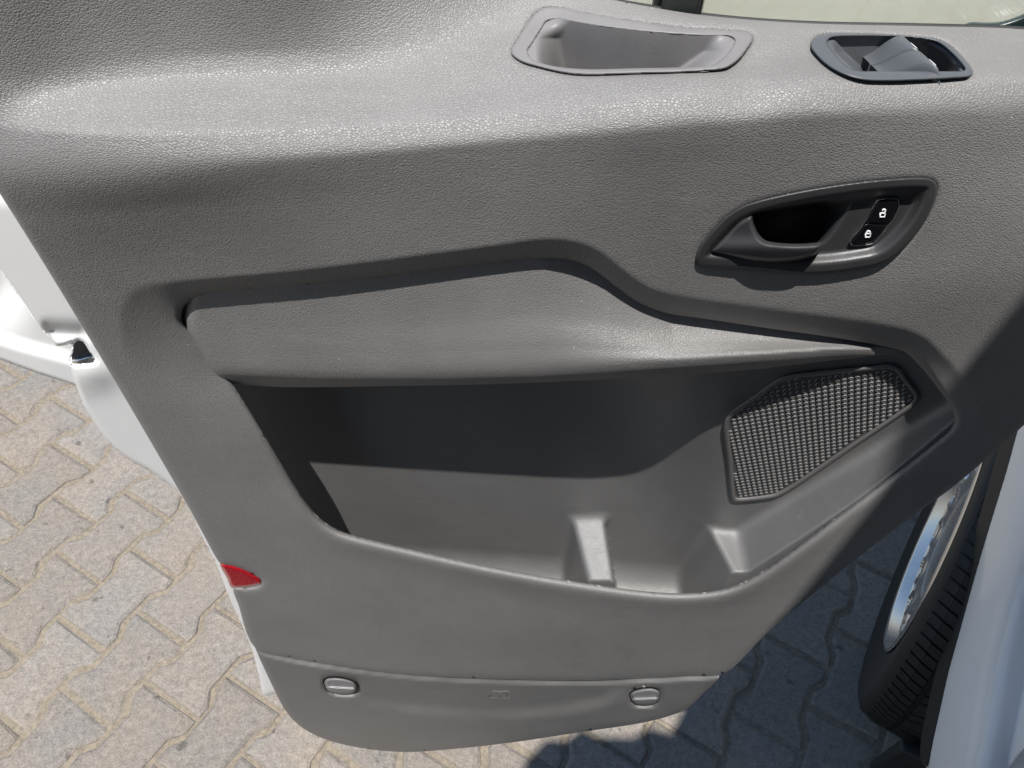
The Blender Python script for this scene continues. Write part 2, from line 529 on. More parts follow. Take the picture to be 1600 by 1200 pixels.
# ================================================================== GROUND
HALF = 0.1; ASP = 1.3533
YAW = rad(61.75)
OX, OY = -0.5795 * CAM_H, 0.4065 * CAM_H
d1 = (math.cos(YAW), math.sin(YAW)); d2 = (math.sin(YAW), -math.cos(YAW))
def lat(i, j):
    u, v = i * HALF, j * HALF * ASP
    return OX + u * d1[0] + v * d2[0], OY + u * d1[1] + v * d2[1]
me = bpy.data.meshes.new('ground')
G = 120.0
me.from_pydata([(-G, -G, -0.0055), (G, -G, -0.0055), (G, G, -0.0055), (-G, G, -0.0055)], [], [(0, 1, 2, 3)])
ground = link('ground', me, M_SAND, None, False)
ground['kind'] = 'structure'; ground['label'] = 'tan sand bedding showing in the joints between the pavers'

pavement = empty('pavement', (0, 0, 0))
pavement['kind'] = 'structure'; pavement['label'] = 'sunlit beige interlocking concrete pavers around and below the door'
AJ = 0.075
def paver_outline():
    a = AJ
    top = [(0, -a), (0.33, -a), (0.62, a), (1.38, a), (1.67, -a), (2, -a)]
    bot = [(0, 1 + a), (0.33, 1 + a), (0.62, 1 - a), (1.38, 1 - a), (1.67, 1 + a), (2, 1 + a)]
    pts = top + bot[::-1]
    return [((p[0] - 1) * HALF, (p[1] - 0.5) * HALF * ASP) for p in pts]
def offset_poly(pts, d):
    n = len(pts); out = []
    area = sum(pts[i][0]*pts[(i+1) % n][1] - pts[(i+1) % n][0]*pts[i][1] for i in range(n))
    s = 1 if area > 0 else -1
    for i in range(n):
        p0, p1, p2 = pts[i-1], pts[i], pts[(i+1) % n]
        e1 = Vector((p1[0]-p0[0], p1[1]-p0[1])).normalized(); e2 = Vector((p2[0]-p1[0], p2[1]-p1[1])).normalized()
        n1 = Vector((-e1.y, e1.x)) * s; n2 = Vector((-e2.y, e2.x)) * s
        b = (n1 + n2); b = b / max(0.3, b.dot(n1))
        out.append((p1[0] + b.x * d, p1[1] + b.y * d))
    return out
def paver_geom(seed):
    r = random.Random(seed)
    o0 = offset_poly(paver_outline(), 0.0030)
    o0 = [(x + r.uniform(-.002, .002), y + r.uniform(-.002, .002)) for x, y in o0]
    o1 = offset_poly(o0, 0.003); o2 = offset_poly(o0, 0.009)
    V = []; n = len(o0)
    for o, z in ((o0, -0.03), (o0, -0.0085), (o1, -0.0035), (o2, 0.0)):
        for x, y in o:
            V.append((x * d1[0] + y * d2[0], x * d1[1] + y * d2[1], z + (r.uniform(-.0012, .0012) if z > -.02 else 0)))
    Fc = []
    for k in range(3):
        for i in range(n):
            j = (i + 1) % n
            Fc.append((k*n + i, k*n + j, (k+1)*n + j, (k+1)*n + i))
    Fc.append(tuple(3*n + i for i in range(n)))
    return V, Fc
variants = []
for s in range(8):
    me = bpy.data.meshes.new('paver')
    V, Fc = paver_geom(s)
    me.from_pydata(V, [], Fc); me.update()
    bm = bmesh.new(); bm.from_mesh(me); bmesh.ops.recalc_face_normals(bm, faces=bm.faces); bm.to_mesh(me); bm.free()
    me.materials.append(M_PAVER)
    variants.append(me)
DOOR_PX = np.array([(-60, 565), (0, 562), (118, 603), (180, 702), (290, 780), (345, 890), (430, 1085), (480, 1140), (540, 1168), (640, 1176), (1000, 1132),
                    (1070, 1110), (1130, 1052), (1300, 905), (1500, 752), (1680, 600), (1680, 40), (1200, 30), (1000, 8), (930, -20), (-60, -20)], float)
BODY_PX = np.array([(1360, 1080), (1420, 830), (1500, 740), (1620, 640), (1620, 1210), (1430, 1210)], float)
cells = []
for i in range(-40, 80):
    for j in range(-60, 60):
        if (i + j) % 2: continue
        x, y = lat(i + 1, j + 0.5)
        if y < -0.4 or y > 9 or abs(x) > 7: continue
        px, py = project((x, y, 0.0))
        depth = y * _cp + CAM_H * _sp
        P = np.array([[px, py]])
        vis = False
        if -150 < px < 1750 and -60 < py < 1330:
            s, _ = sdist(P, DOOR_PX); s2, _ = sdist(P, BODY_PX)
            vis = s[0] < 45 and s2[0] < 60
        cells.append((not vis, depth, i, j, x, y))
cells.sort()
for k, (hid, dep, i, j, x, y) in enumerate(cells[:300]):
    o = bpy.data.objects.new('paver', variants[rng.randrange(8)])
    scene.collection.objects.link(o)
    o.location = (x, y, rng.uniform(-0.003, 0.002))
    o.rotation_euler = (rng.uniform(-.006, .006), rng.uniform(-.006, .006), rng.choice((0, math.pi)) + rng.uniform(-.006, .006))
    o.parent = pavement
V = []; Fc = []
for (hid, dep, i, j, x, y) in cells[300:]:
    gV, gF = paver_geom(rng.randrange(8))
    b0 = len(V); dz = rng.uniform(-.0016, .0016)
    V += [(a + x, b + y, c + dz) for a, b, c in gV]; Fc += [tuple(q + b0 for q in f) for f in gF]
o = pymesh('paver_field', V, Fc, M_PAVER, pavement, False); o['kind'] = 'stuff'

# ================================================================== VAN DOOR
door = empty('open_van_door', (0.0, 0.42, 0.30))
door['label'] = 'open white van front door seen from inside with grey grained trim'
door['category'] = 'van door'

XS0 = np.array([-80, 0, 60, 120, 250, 450, 650, 800, 900, 1000, 1150, 1300, 1450, 1600, 1700], float)
XS = np.arange(-160, 1801, 10.0)
def smooth_knots(v, sig=45.0):
    v = np.interp(np.arange(-400, 2041, 10.0), XS0, v)
    k = np.exp(-0.5 * (np.arange(-20, 21) * 10.0 / sig) ** 2); k /= k.sum()
    return np.convolve(np.pad(v, 20, mode='edge'), k, 'valid')[24:24 + len(XS)]
def sm(xk, vk, sig=80.0):
    k = np.exp(-0.5 * (np.arange(-30, 31) * 10.0 / sig) ** 2); k /= k.sum()
    return np.convolve(np.pad(np.interp(XS, xk, vk), 30, mode='edge'), k, 'valid')
pB = smooth_knots([128, 116, 104, 94, 80, 76, 66, 42, 5, -20, -40, -40, -40, -40, -40])
pD = smooth_knots([196, 204, 210, 214, 217, 211, 198, 184, 174, 162, 146, 138, 134, 130, 128])
zC = sm([-80, 600, 800, 950, 1200, 1700], [1.448, 1.450, 1.460, 1.476, 1.482, 1.484])
zD = sm([-80, 500, 800, 1000, 1200, 1700], [1.433, 1.435, 1.446, 1.463, 1.472, 1.477])
pC = pB + smooth_knots([34, 34, 34, 34, 34, 34, 36, 40, 45, 50, 60, 60, 60, 60, 60])
YC = Yz(XS, pC, zC); YD = Yz(XS, pD, zD)
YB = YC + sm([-80, 600, 800, 950, 1700], [0.004, 0.006, 0.022, 0.035, 0.035])
YA = YB + sm([-80, 450, 800, 950, 1700], [0.019, 0.003, 0.042, 0.06, 0.06])
rollw = sm([-80, 150, 400, 800, 1000, 1700], [78, 66, 44, 40, 48, 48])
YE = YD - sm([-80, 150, 400, 800, 1700], [0.006, 0.006, 0.007, 0.0075, 0.0075])
mid = sm([-80, 120, 400, 800, 1150, 1700], [0.345, 0.347, 0.352, 0.356, 0.357, 0.363])
lowr = sm([700, 1250], [0.0, -0.013])
PANEL_LINES = [(np.full(XS.shape, -95.0), YA), (pB, YB), (pC, YC), (0.5 * (pC + pD), Yz(XS, 0.5 * (pC + pD), 0.5 * (zC + zD))), (pD, YD), (pD + rollw, YE), (pD + rollw + 60, YE + (mid - YE) * 60.0 / (420.0 - pD - rollw)),
               (np.full(XS.shape, 420.0), mid), (np.full(XS.shape, 600.0), mid + 0.008), (np.full(XS.shape, 800.0), mid + 0.009 + lowr),
               (np.full(XS.shape, 950.0), mid + 0.010 + lowr), (np.full(XS.shape, 1080.0), mid + 0.019 + lowr), (np.full(XS.shape, 1230.0), mid + 0.042)]
def face_Y(px, py):
    return pchip_cols(np.asarray(px, float), np.asarray(py, float), XS, PANEL_LINES)

TRIM = [(-70, 150), (-60, 212), (0, 303), (60, 398), (120, 496), (180, 596), (240, 698), (300, 802), (338, 872), (348, 883), (363, 885), (380, 890), (396, 898), (408, 908), (400, 915.5), (382, 918), (365, 918), (373, 946), (400, 1016),
        (420, 1060), (446, 1110), (466, 1132), (500, 1152), (560, 1168), (630, 1175), (700, 1171), (800, 1160), (900, 1145), (1000, 1130), (1045, 1119),
        (1072, 1108), (1100, 1082), (1130, 1053), (1200, 988), (1300, 904), (1400, 826), (1500, 752), (1600, 664), (1690, 580), (1690, 300), (1690, 58),
        (1600, 46), (1450, 41), (1250, 36), (1100, 24), (1000, 8), (950, -2), (900, -14), (820, -40), (760, -70), (400, -80), (-70, -80)]
HOLE = [(284, 500), (287, 480), (304, 466), (345, 456), (430, 449), (560, 437), (700, 420), (800, 407), (850, 403), (885, 405), (915, 414), (940, 430), (965, 450), (1000, 474),
        (1040, 489), (1100, 498), (1200, 513), (1300, 527), (1385, 542), (1415, 551), (1440, 575), (1465, 606), (1486, 636), (1492, 655), (1484, 672), (1462, 692), (1420, 725),
        (1360, 768), (1300, 812), (1240, 858), (1190, 893), (1150, 914), (1110, 924), (1060, 927), (1000, 923), (920, 912), (840, 899), (750, 882), (650, 860),
        (570, 841), (530, 829), (505, 814), (486, 795), (460, 758), (420, 692), (380, 626), (345, 574), (315, 538), (296, 518)]
SEAM = [(380, 1003), (400, 1014), (450, 1027), (520, 1039), (620, 1052), (720, 1059), (820, 1062), (920, 1063), (1000, 1060), (1080, 1056), (1150, 1051)]
SEAMC = catmull(SEAM, False, 6)
UP_TRIM = TRIM[:18] + [tuple(p) for p in SEAM[1:-1]] + TRIM[32:]
LOW_TRIM = [(398, 1010)] + TRIM[19:32] + [(1124, 1056)] + [(p[0], p[1] - 6) for p in SEAM[1:-1]][::-1]
HANDLE = [(1080 + x / 4, 270 + y / 4) for x, y in [(32, 545), (30, 515), (60, 450), (150, 340), (230, 262), (320, 207), (430, 170), (600, 130), (800, 92), (1000, 62), (1200, 40), (1400, 28),
          (1485, 33), (1532, 62), (1540, 105), (1510, 210), (1440, 340), (1350, 450), (1260, 530), (1180, 572), (1050, 600), (850, 626), (700, 631), (500, 612), (300, 596), (100, 586), (50, 570)]]
TRAY = [(780 + x / 1.951, y / 1.951) for x, y in [(34, 160), (58, 112), (108, 42), (138, 24), (180, 22), (260, 38), (400, 62), (600, 86), (720, 92), (764, 100), (775, 116), (760, 146), (722, 190),
        (690, 209), (600, 219), (400, 226), (230, 228), (120, 206), (60, 186)]]
TRAY_IN = [(780 + x / 1.951, y / 1.951) for x, y in [(88, 158), (104, 130), (128, 92), (146, 66), (170, 60), (230, 70), (330, 86), (500, 104), (650, 112), (700, 112), (716, 122), (706, 146), (686, 170),
           (655, 194), (605, 203), (420, 208), (250, 210), (150, 198), (104, 180)]]
SWB = [(1260 + x / 5.714, 40 + y / 5.714) for x, y in [(38, 190), (50, 132), (100, 86), (180, 66), (500, 68), (780, 80), (1100, 105), (1200, 128), (1300, 190), (1400, 290), (1476, 392), (1486, 430), (1450, 460),
       (1300, 475), (1000, 491), (700, 499), (500, 489), (350, 448), (200, 368), (95, 275)]]
SWB_IN = [(1260 + x / 5.714, 40 + y / 5.714) for x, y in [(190, 160), (205, 122), (260, 104), (500, 98), (800, 100), (1080, 128), (1180, 158), (1280, 236), (1372, 330), (1412, 392), (1385, 406),
          (1100, 407), (600, 407), (470, 403), (370, 368), (270, 270)]]
def inset_px(poly, d):
    return offset_poly([tuple(p) for p in poly], d)

def ring_field(px, py):
    """the moulding falls back towards the opening"""
    P = np.stack([px, py], -1)
    s, _ = sdist(P, catmull(HOLE, True, 3))
    s = -s
    top = sstep(700, 560, py)
    sr, _ = sdist(P, catmull(RING, True, 3))
    sr = np.clip(sr, 0, None)
    t = sr / (sr + np.clip(s, 0, None) + 1e-6)
    return 0.0078 * top * smax(t, 0 * t + 0.0, 0.14), s
RING = [(196, 560), (186, 505), (192, 470), (210, 450), (245, 441), (330, 435), (450, 424), (600, 405), (780, 381), (850, 372), (900, 376), (940, 392), (975, 420), (1015, 448), (1070, 462), (1150, 473),
        (1280, 490), (1390, 506), (1440, 522), (1475, 552), (1510, 595), (1536, 640), (1530, 690), (1450, 780), (1300, 890), (1120, 985), (900, 960), (540, 890), (420, 820), (330, 720), (250, 640)]
LOWC = [(520, 1072), (560, 1092), (620, 1106), (720, 1115), (800, 1116), (880, 1110), (940, 1098), (985, 1076)]
def trim_Y(px, py, sd):
    Y = face_Y(px, py)
    rd, s = ring_field(px, py)
    Y = Y + rd
    # soft hollow below the handle and round it
    Y = Y + 0.004 * np.exp(-((px - 1170) / 60) ** 2 - ((py - 120) / 55) ** 2)
    hx = (px - 1300) / 190; hy = (py - 405 + 0.12 * (px - 1300)) / 70
    Y = Y + 0.0035 * np.exp(-hx**2 - hy**2)
    # lip of the pocket bulges towards the cabin
    Y = Y - 0.006 * np.exp(-(np.clip(s, 0, 200) / 26) ** 2) * sstep(720, 860, py)
    # notch for the reflector
    r = 12.0 + 10.0 * np.exp(-(np.clip(s, 0, 200) / 30) ** 2) * sstep(700, 840, py)
    t = np.clip(1 - sd / r, 0, 1)
    Y = Y + (0.0032 + 0.008 * np.exp(-(np.clip(s, 0, 200) / 30) ** 2) * sstep(700, 840, py)) * (1 - np.sqrt(np.clip(1 - t * t, 0, 1)))
    return Y
upper = sheet('trim_panel', UP_TRIM, trim_Y, M_TRIM, door, 3.6, [HOLE, inset_px(HANDLE, 5), inset_px(TRAY, 3), inset_px(SWB, 3)], flange=0.02, smooth_outline=5)
upper['label'] = 'grey leather-grained upper door moulding with shelf'
def low_Y(px, py, sd):
    Y = face_Y(px, py) + 0.0012
    dsm = py - np.interp(px, SEAMC[:, 0], SEAMC[:, 1])
    Y = Y + 0.0045 * (1 - sstep(0.5, 8, dsm))
    dc = curve_dist(px, py, LOWC)
    below = sstep(-1, 1, (py - np.interp(px, [p[0] for p in LOWC], [p[1] for p in LOWC])) / 14)
    wx = sstep(500, 600, px) * sstep(1010, 930, px)
    # hollow above the grip edge, proud below
    Y = Y + wx * (0.008 * (1 - below) * np.exp(-((py - np.interp(px, [p[0] for p in LOWC], [p[1] for p in LOWC])) / 55) ** 2))
    r = 9.0
    t = np.clip(1 - sd / r, 0, 1) * sstep(2, 14, dsm)
    return Y + 0.004 * (1 - np.sqrt(np.clip(1 - t * t, 0, 1)))
CLIP_A = [(505, 1066), (507, 1060), (516, 1057), (540, 1059), (555, 1065), (559, 1072), (556, 1081), (545, 1085), (525, 1084), (511, 1079)]
CLIP_B = [(983, 1084), (987, 1079), (1005, 1074), (1022, 1074), (1031, 1079), (1030, 1092), (1024, 1100), (1006, 1103), (992, 1101), (986, 1095)]
lower = sheet('lower_trim', LOW_TRIM, low_Y, M_LOWER, door, 3.6, [CLIP_A, CLIP_B], flange=0.02, smooth_outline=4)
lower['label'] = 'separate lower cover below the seam with two clips'

# ---- armrest insert
INS = [(276, 500), (279, 470), (300, 456), (345, 446), (430, 439), (560, 427), (700, 410), (800, 397), (860, 393), (900, 398), (940, 420), (1000, 464), (1050, 482), (1200, 503), (1300, 517), (1392, 533),
       (1420, 545), (1400, 552), (1300, 563), (1150, 580), (1000, 590), (860, 597), (740, 601), (620, 603), (500, 605), (420, 604), (360, 598), (330, 588), (306, 552)]
IX = np.array([260, 340, 500, 700, 850, 950, 1050, 1200, 1320, 1430], float)
i_top = np.array([462, 446, 433, 410, 393, 427, 482, 503, 520, 540], float)
i_lip = np.array([572, 577, 583, 584, 580, 574, 567, 556, 546, 544.5], float)
def ins_Y(px, py, sd):
    yt = np.array([0.3625, 0.3632, 0.3652, 0.3673, 0.3690, 0.3722, 0.3775, 0.3825, 0.3848, 0.3865])
    yl = np.array([0.3615, 0.3610, 0.3592, 0.3548, 0.3505, 0.3475, 0.349, 0.3575, 0.3690, 0.3845])
    ym = yt * 0.72 + yl * 0.28
    lines = [(i_top, yt), (i_top * 0.5 + i_lip * 0.5, yt - 0.42 * (yt - yl)), (i_top * 0.22 + i_lip * 0.78, yt - 0.80 * (yt - yl)), (i_lip - 4, yl), (i_lip + 6, yl + 0.001), (i_lip + 26, yl + 0.014)]
    Y = pchip_cols(px, py, IX, lines)
    # rolled left end
    dl = np.clip((px - np.interp(py, [470, 500, 520, 590, 640], [292, 288, 293, 336, 366])) / 20, 0, 1)
    return Y + 0.006 * (1 - np.sqrt(1 - (1 - dl) ** 2))
arm = sheet('armrest_insert', INS, ins_Y, M_INSERT, door, 3.6, flange=0.05, smooth_outline=5)
arm['label'] = 'grained armrest pad set into the door above the pocket'

# ---- pocket liner, with dividers and the speaker housing
SPA, SPB = 0.507, 0.095   # speaker face: Y = SPA - SPB * Z
def SP(px, py, lift=0.0):
    x, y, z = ray(px, py)
    Y = (SPA - lift - SPB * CAM_H) / (1 + SPB * z / y)
    return PY(px, py, Y)
YBK = 0.430     # back of the pocket
def plane_of(a, b, c, towards):
    a, b, c = np.array(a), np.array(b), np.array(c)
    n = np.cross(b - a, c - a); n /= np.linalg.norm(n)
    if n @ np.array(towards) < 0: n = -n
    return n, n @ a
UPV = (0, -0.5, 1)
ribs = []
a1, b1_, c1_ = PY(892, 808, YBK), PY(945, 806, YBK), PY(941, 912, 0.366)
ribs.append((plane_of(a1, b1_, c1_, UPV), PY(893, 812, YBK), PY(921, 912, 0.366), PY(946, 808, YBK), PY(964, 912, 0.366)))
a2, b2_, c2_ = PY(1100, 812, 0.424), PY(1166, 816, 0.424), PY(1165, 905, 0.358)
ribs.append((plane_of(a2, b2_, c2_, UPV), PY(1101, 815, 0.424), PY(1148, 908, 0.358), PY(1172, 816, 0.424), PY(1195, 885, 0.358)))
led = plane_of(SP(1178, 812), SP(1452, 648), PY(1200, 884, 0.358), UPV)
blk_a, blk_b = PY(1092, 590, 0.412), PY(1112, 800, 0.412)
ledx_a, ledx_b = SP(1170, 818), PY(1192, 880, 0.358)
def pocket_sdf(X, Y, Z):
    d = YBK + 0.01 * sstep(0.1, -0.25, X) * 0 - Y
    d = smin(d, Z - 0.825 - 0.05 * (Y - 0.42), 0.045)
    d = smin(d, X + 0.262, 0.02)
    xs = blk_b[0] + (blk_a[0] - blk_b[0]) * (Z - blk_b[2]) / (blk_a[2] - blk_b[2])
    YS = SPA - SPB * Z
    blk = smax((xs - X - 0.010) * 0.55 + (YS - Y) * 0.83, YS - Y, 0.020)
    d = smin(d, blk, 0.028)
    (n, c) = led
    pl = n[0] * X + n[1] * Y + n[2] * Z - c
    t = (Y - ledx_a[1]) / (ledx_b[1] - ledx_a[1])
    xl = ledx_a[0] + (ledx_b[0] - ledx_a[0]) * t
    d = smin(d, smax(pl, xl - X - 0.012, 0.008), 0.010)
    for (pn, pc), la, lb, ra, rb in ribs:
        pp = pn[0] * X + pn[1] * Y + pn[2] * Z - pc
        t = (Y - la[1]) / (lb[1] - la[1])
        xl = la[0] + (lb[0] - la[0]) * t; xr = ra[0] + (rb[0] - ra[0]) * t
        d = smin(d, smax(smax(pp, xl - X, 0.006), X - xr, 0.010), 0.008)
    d = smin(d, (0.425 - X) * 0.8, 0.03)
    return d
def pocket_Y(px, py, sd):
    x, y, z = ray(px, py)
    t = 0.360 / y
    L = np.sqrt(x*x + y*y + z*z)
    for _ in range(110):
        d = pocket_sdf(x * t, y * t, CAM_H + z * t)
        t = t + 0.8 * d / L
        t = np.minimum(t, 0.47 / y)
    return np.maximum(y * t, face_Y(px, py) + 0.009)
LINER = [tuple(p) for p in inset_px(HOLE, -16)]
LINER = [(x, y) for x, y in LINER if not (y < 560 and x < 1380)]
# the liner's upper edge runs hidden behind the armrest
LINER = [(310, 572)] + [(400, 578), (600, 580), (800, 576), (1000, 568), (1150, 560), (1300, 545), (1400, 532)] + [p for p in LINER if p[0] > 1380 or p[1] > 560]
liner = sheet('pocket_liner', LINER, pocket_Y, M_POCKET, door, 2.6, flange=0, smooth_outline=3)
liner['label'] = 'fine-grained door pocket with two sloping dividers'

# ---- speaker grille
SPK = [(1120 + x / 4.21, 560 + y / 4.21) for x, y in [(44, 450), (58, 392), (90, 350), (250, 238), (400, 132), (480, 106), (700, 78), (1030, 46), (1140, 38), (1200, 60), (1250, 128), (1318, 215), (1332, 268), (1295, 318),
       (1240, 360), (900, 590), (550, 830), (450, 892), (380, 922), (150, 950), (108, 940), (90, 908), (70, 680)]]
SPKC = catmull(SPK, True, 5)
ring3 = SP(SPKC[:, 0], SPKC[:, 1], 0.002)
grille = empty('speaker_grille', (0, 0, 0))
grille.parent = door
grille.location = Vector(ring3.mean(0)) - door.location
inner2 = np.array(offset_poly([tuple(p) for p in SPKC], 8.0))
# frame: a flat bevelled band
secs = [(0.0, -0.004), (0.0, 0.0018), (1.6, 0.0034), (6.0, 0.0036), (8.0, 0.002), (8.0, -0.004)]
V = []; Fc = []
n = len(SPKC)
for off, yy in secs:
    pp = np.array(offset_poly([tuple(p) for p in SPKC], off)) if off else SPKC
    V += list(SP(pp[:, 0], pp[:, 1], yy))
for k in range(len(secs) - 1):
    for i in range(n):
        j = (i + 1) % n
        Fc.append((k*n + i, (k+1)*n + i, (k+1)*n + j, k*n + j))
pymesh('frame', V, Fc, M_FRAME, grille)
bk = SP(inner2[:, 0], inner2[:, 1], 0.0006)
M_GBACK = simple('grille_backing', (0.085, 0.083, 0.082), 0.6)
V, Fc = plate(bk, (0, 0.004, 0))
pymesh('backing', V, Fc, M_GBACK, grille, False)
# woven mesh of small lens-shaped cells
spot = SP(np.array([1160, 1330.]), np.array([700, 672.]))
slope = (spot[1][2] - spot[0][2]) / (spot[1][0] - spot[0][0])
cellV = []; cellF = []
ca, cb, ch = 0.00200, 0.0023, 0.0008
dxg, dzg = 0.0042, 0.0062
in2 = np.array(offset_poly([tuple(p) for p in SPKC], 9.5))
cand = []
x0, x1 = bk[:, 0].min(), bk[:, 0].max(); z0, z1 = bk[:, 2].min(), bk[:, 2].max()
nr = int((z1 - z0) / dzg) + 30
for rr in range(-30, nr):
    for cc in range(int((x1 - x0) / dxg) + 2):
        X = x0 + (cc + 0.5 * (rr % 2)) * dxg
        Z = z0 + rr * dzg + slope * (X - x0)
        cand.append((X, SPA - SPB * Z - 0.001, Z))
cand = np.array(cand)
cpx = np.stack(project(cand), -1)
keep = inside(cpx, in2)
for (X, Y, Z) in cand[keep]:
    b0 = len(cellV)
    for k in range(6):
        an = math.pi / 3 * k
        cellV.append((X + ca * math.cos(an), Y, Z + cb * math.sin(an)))
    for k in range(6):
        an = math.pi / 3 * k
        cellV.append((X + 0.55 * ca * math.cos(an), Y - ch * 0.85, Z + 0.5 * cb * math.sin(an)))
    for k in range(6):
        cellF.append((b0 + k, b0 + 6 + k, b0 + 6 + (k + 1) % 6, b0 + (k + 1) % 6))
    cellF.append(tuple(b0 + 6 + k for k in range(6)))
o = pymesh('mesh', cellV, cellF, M_GRILLE, grille, True); o['kind'] = 'stuff'

# ---- inner door handle
hb = empty('handle_bezel', (0, 0, 0))
hb.parent = door
hb.location = Vector(PY(1285, 350, 0.345)) - door.location
HC = lambda pts: [(1080 + x / 4, 270 + y / 4) for x, y in pts]
HIN = inset_px(HANDLE, 11)
CUP = HC([(300, 330), (380, 252), (500, 222), (750, 183), (940, 168), (1000, 172), (1012, 190), (985, 250), (930, 340), (850, 440), (760, 505), (560, 520), (400, 500), (290, 440)])
HINc, CUPc = catmull(HIN, True, 4), catmull(CUP, True, 4)
def bez_base(px, py):
    # smooth local plane of the moulding
    return face_Y(px, np.clip(py, 262, 460)) - 0.0018
def bez_Y(px, py, sd):
    P = np.stack([px, py], -1)
    Y = bez_base(px, py)
    t = np.clip(1 - sd / 3.0, 0, 1)
    Y = Y + 0.003 * (1 - np.sqrt(1 - t * t))
    s1, _ = sdist(P, HINc)
    Y = Y + 0.0065 * sstep(0, 24, s1)
    s2, _ = sdist(P, CUPc)
    w = 7 + 40 * sstep(1285, 1322, px + 0.45 * (py - 315)) + 10 * sstep(370, 400, py)
    Y = Y + 0.030 * sstep(0, 1, s2 / w)
    return Y
bz = sheet('bezel', HANDLE, bez_Y, M_BLACK, hb, 1.6, flange=0.012, smooth_outline=5)
LEV = HC([(112, 498), (150, 448), (230, 358), (300, 294), (352, 268), (380, 264), (392, 318), (420, 380), (462, 420), (520, 434), (650, 443), (780, 436), (818, 432), (822, 446), (812, 474), (780, 508),
          (720, 536), (600, 556), (430, 558), (280, 540), (160, 514)])
def lev_Y(px, py, sd):
    u = (px - 1080) * 4; v = (py - 270) * 4
    Y = bez_base(np.full(px.shape, 1180.0), np.full(px.shape, 370.0)) + 0.002
    Y = Y - 0.0065 * sstep(120, 520, u) + 0.001 * sstep(640, 830, u)
    Y = Y - 0.003 * np.exp(-((v - 470) / 60) ** 2)
    t = np.clip(1 - sd / 9.0, 0, 1)
    return Y + 0.008 * (1 - np.sqrt(np.clip(1 - t * t, 0, 1)))
sheet('lever', LEV, lev_Y, M_BLACK2, hb, 1.6, flange=0.016, smooth_outline=5)
# lock buttons
BTN_T = HC([(1086, 314), (1110, 268), (1150, 200), (1172, 176), (1200, 168), (1262, 167), (1288, 176), (1294, 198), (1278, 250), (1246, 306), (1226, 320), (1160, 318)])
BTN_B = HC([(1084, 320), (1050, 368), (1010, 414), (1000, 436), (1012, 447), (1060, 448), (1110, 444), (1140, 432), (1172, 400), (1206, 354), (1222, 326), (1160, 323)])
RIMB = HC([(1086, 300), (1110, 258), (1144, 194), (1168, 168), (1200, 160), (1266, 159), (1296, 170), (1302, 198), (1286, 254), (1236, 334), (1178, 408), (1144, 440), (1112, 452), (1060, 456), (1006, 455), (991, 438), (1002, 410), (1044, 362)])
btn_y = float(bez_Y(np.array([1367.]), np.array([348.]), np.array([30.]))[0])
lock = empty('lock_switch', (0, 0, 0)); lock.parent = hb
lock.location = Vector(PY(1367, 348, btn_y)) - base_of(hb)
# flatten to the third level: frame, buttons and marks are meshes named under the bezel
scene.collection.objects.unlink(lock); bpy.data.objects.remove(lock)
def btn_field(dy, r=3.0, dep=0.0015):
    def f(px, py, sd):
        Y = bez_Y(px, py, np.full(px.shape, 30.0)) - dy
        t = np.clip(1 - sd / r, 0, 1)
        return Y + dep * (1 - np.sqrt(1 - t * t))
    return f
sheet('switch_surround', RIMB, btn_field(0.0022, 1.5, 0.001), M_CHROME, hb, 0.9, holes=[inset_px(RIMB, 1.5)], flange=0.003, smooth_outline=4)
sheet('unlock_button', BTN_T, btn_field(0.0016), M_GLOSS, hb, 1.2, flange=0.004, smooth_outline=4)
sheet('lock_button', BTN_B, btn_field(0.0016), M_GLOSS, hb, 1.2, flange=0.004, smooth_outline=4)
def mark(name, strokes, parent, Yof, mat, rad_, lift=0.0003, closed=False):
    V = []; Fc = []
    for st in strokes:
        px = np.array([p[0] for p in st], float); py = np.array([p[1] for p in st], float)
        P = PY(px, py, Yof(px, py) - lift)
        v, f = tube([tuple(p) for p in P], rad_, 6, False)
        b0 = len(V); V += v; Fc += [tuple(i + b0 for i in q) for q in f]
    return pymesh(name, V, Fc, mat, parent)
by = lambda px, py: bez_Y(px, py, np.full(px.shape, 30.0)) - 0.0016
def rect(x0, y0, x1, y1, sh=0):
    return [(x0, y0), (x1, y0), (x1 - sh, y1), (x0 - sh, y1), (x0, y0)]
def arc(cx, cy, rx, ry, a0, a1, n=9):
    return [(cx + rx * math.cos(rad(a0 + (a1 - a0) * k / (n - 1))), cy + ry * math.sin(rad(a0 + (a1 - a0) * k / (n - 1)))) for k in range(n)]
mark('unlock_symbol', [HC(rect(1182, 252, 1212, 276, 3)), HC([(1210, 252), (1214, 236)] + arc(1205, 236, 9, 8, 0, -180) + [(1196, 240)])], hb, by, M_MARK, 0.00042)
mark('lock_symbol', [HC(rect(1091, 380, 1121, 402, 3)), HC([(1096, 380), (1098, 370)] + arc(1108, 372, 10, 9, 180, 360) + [(1118, 380)])], hb, by, M_MARK, 0.00042)

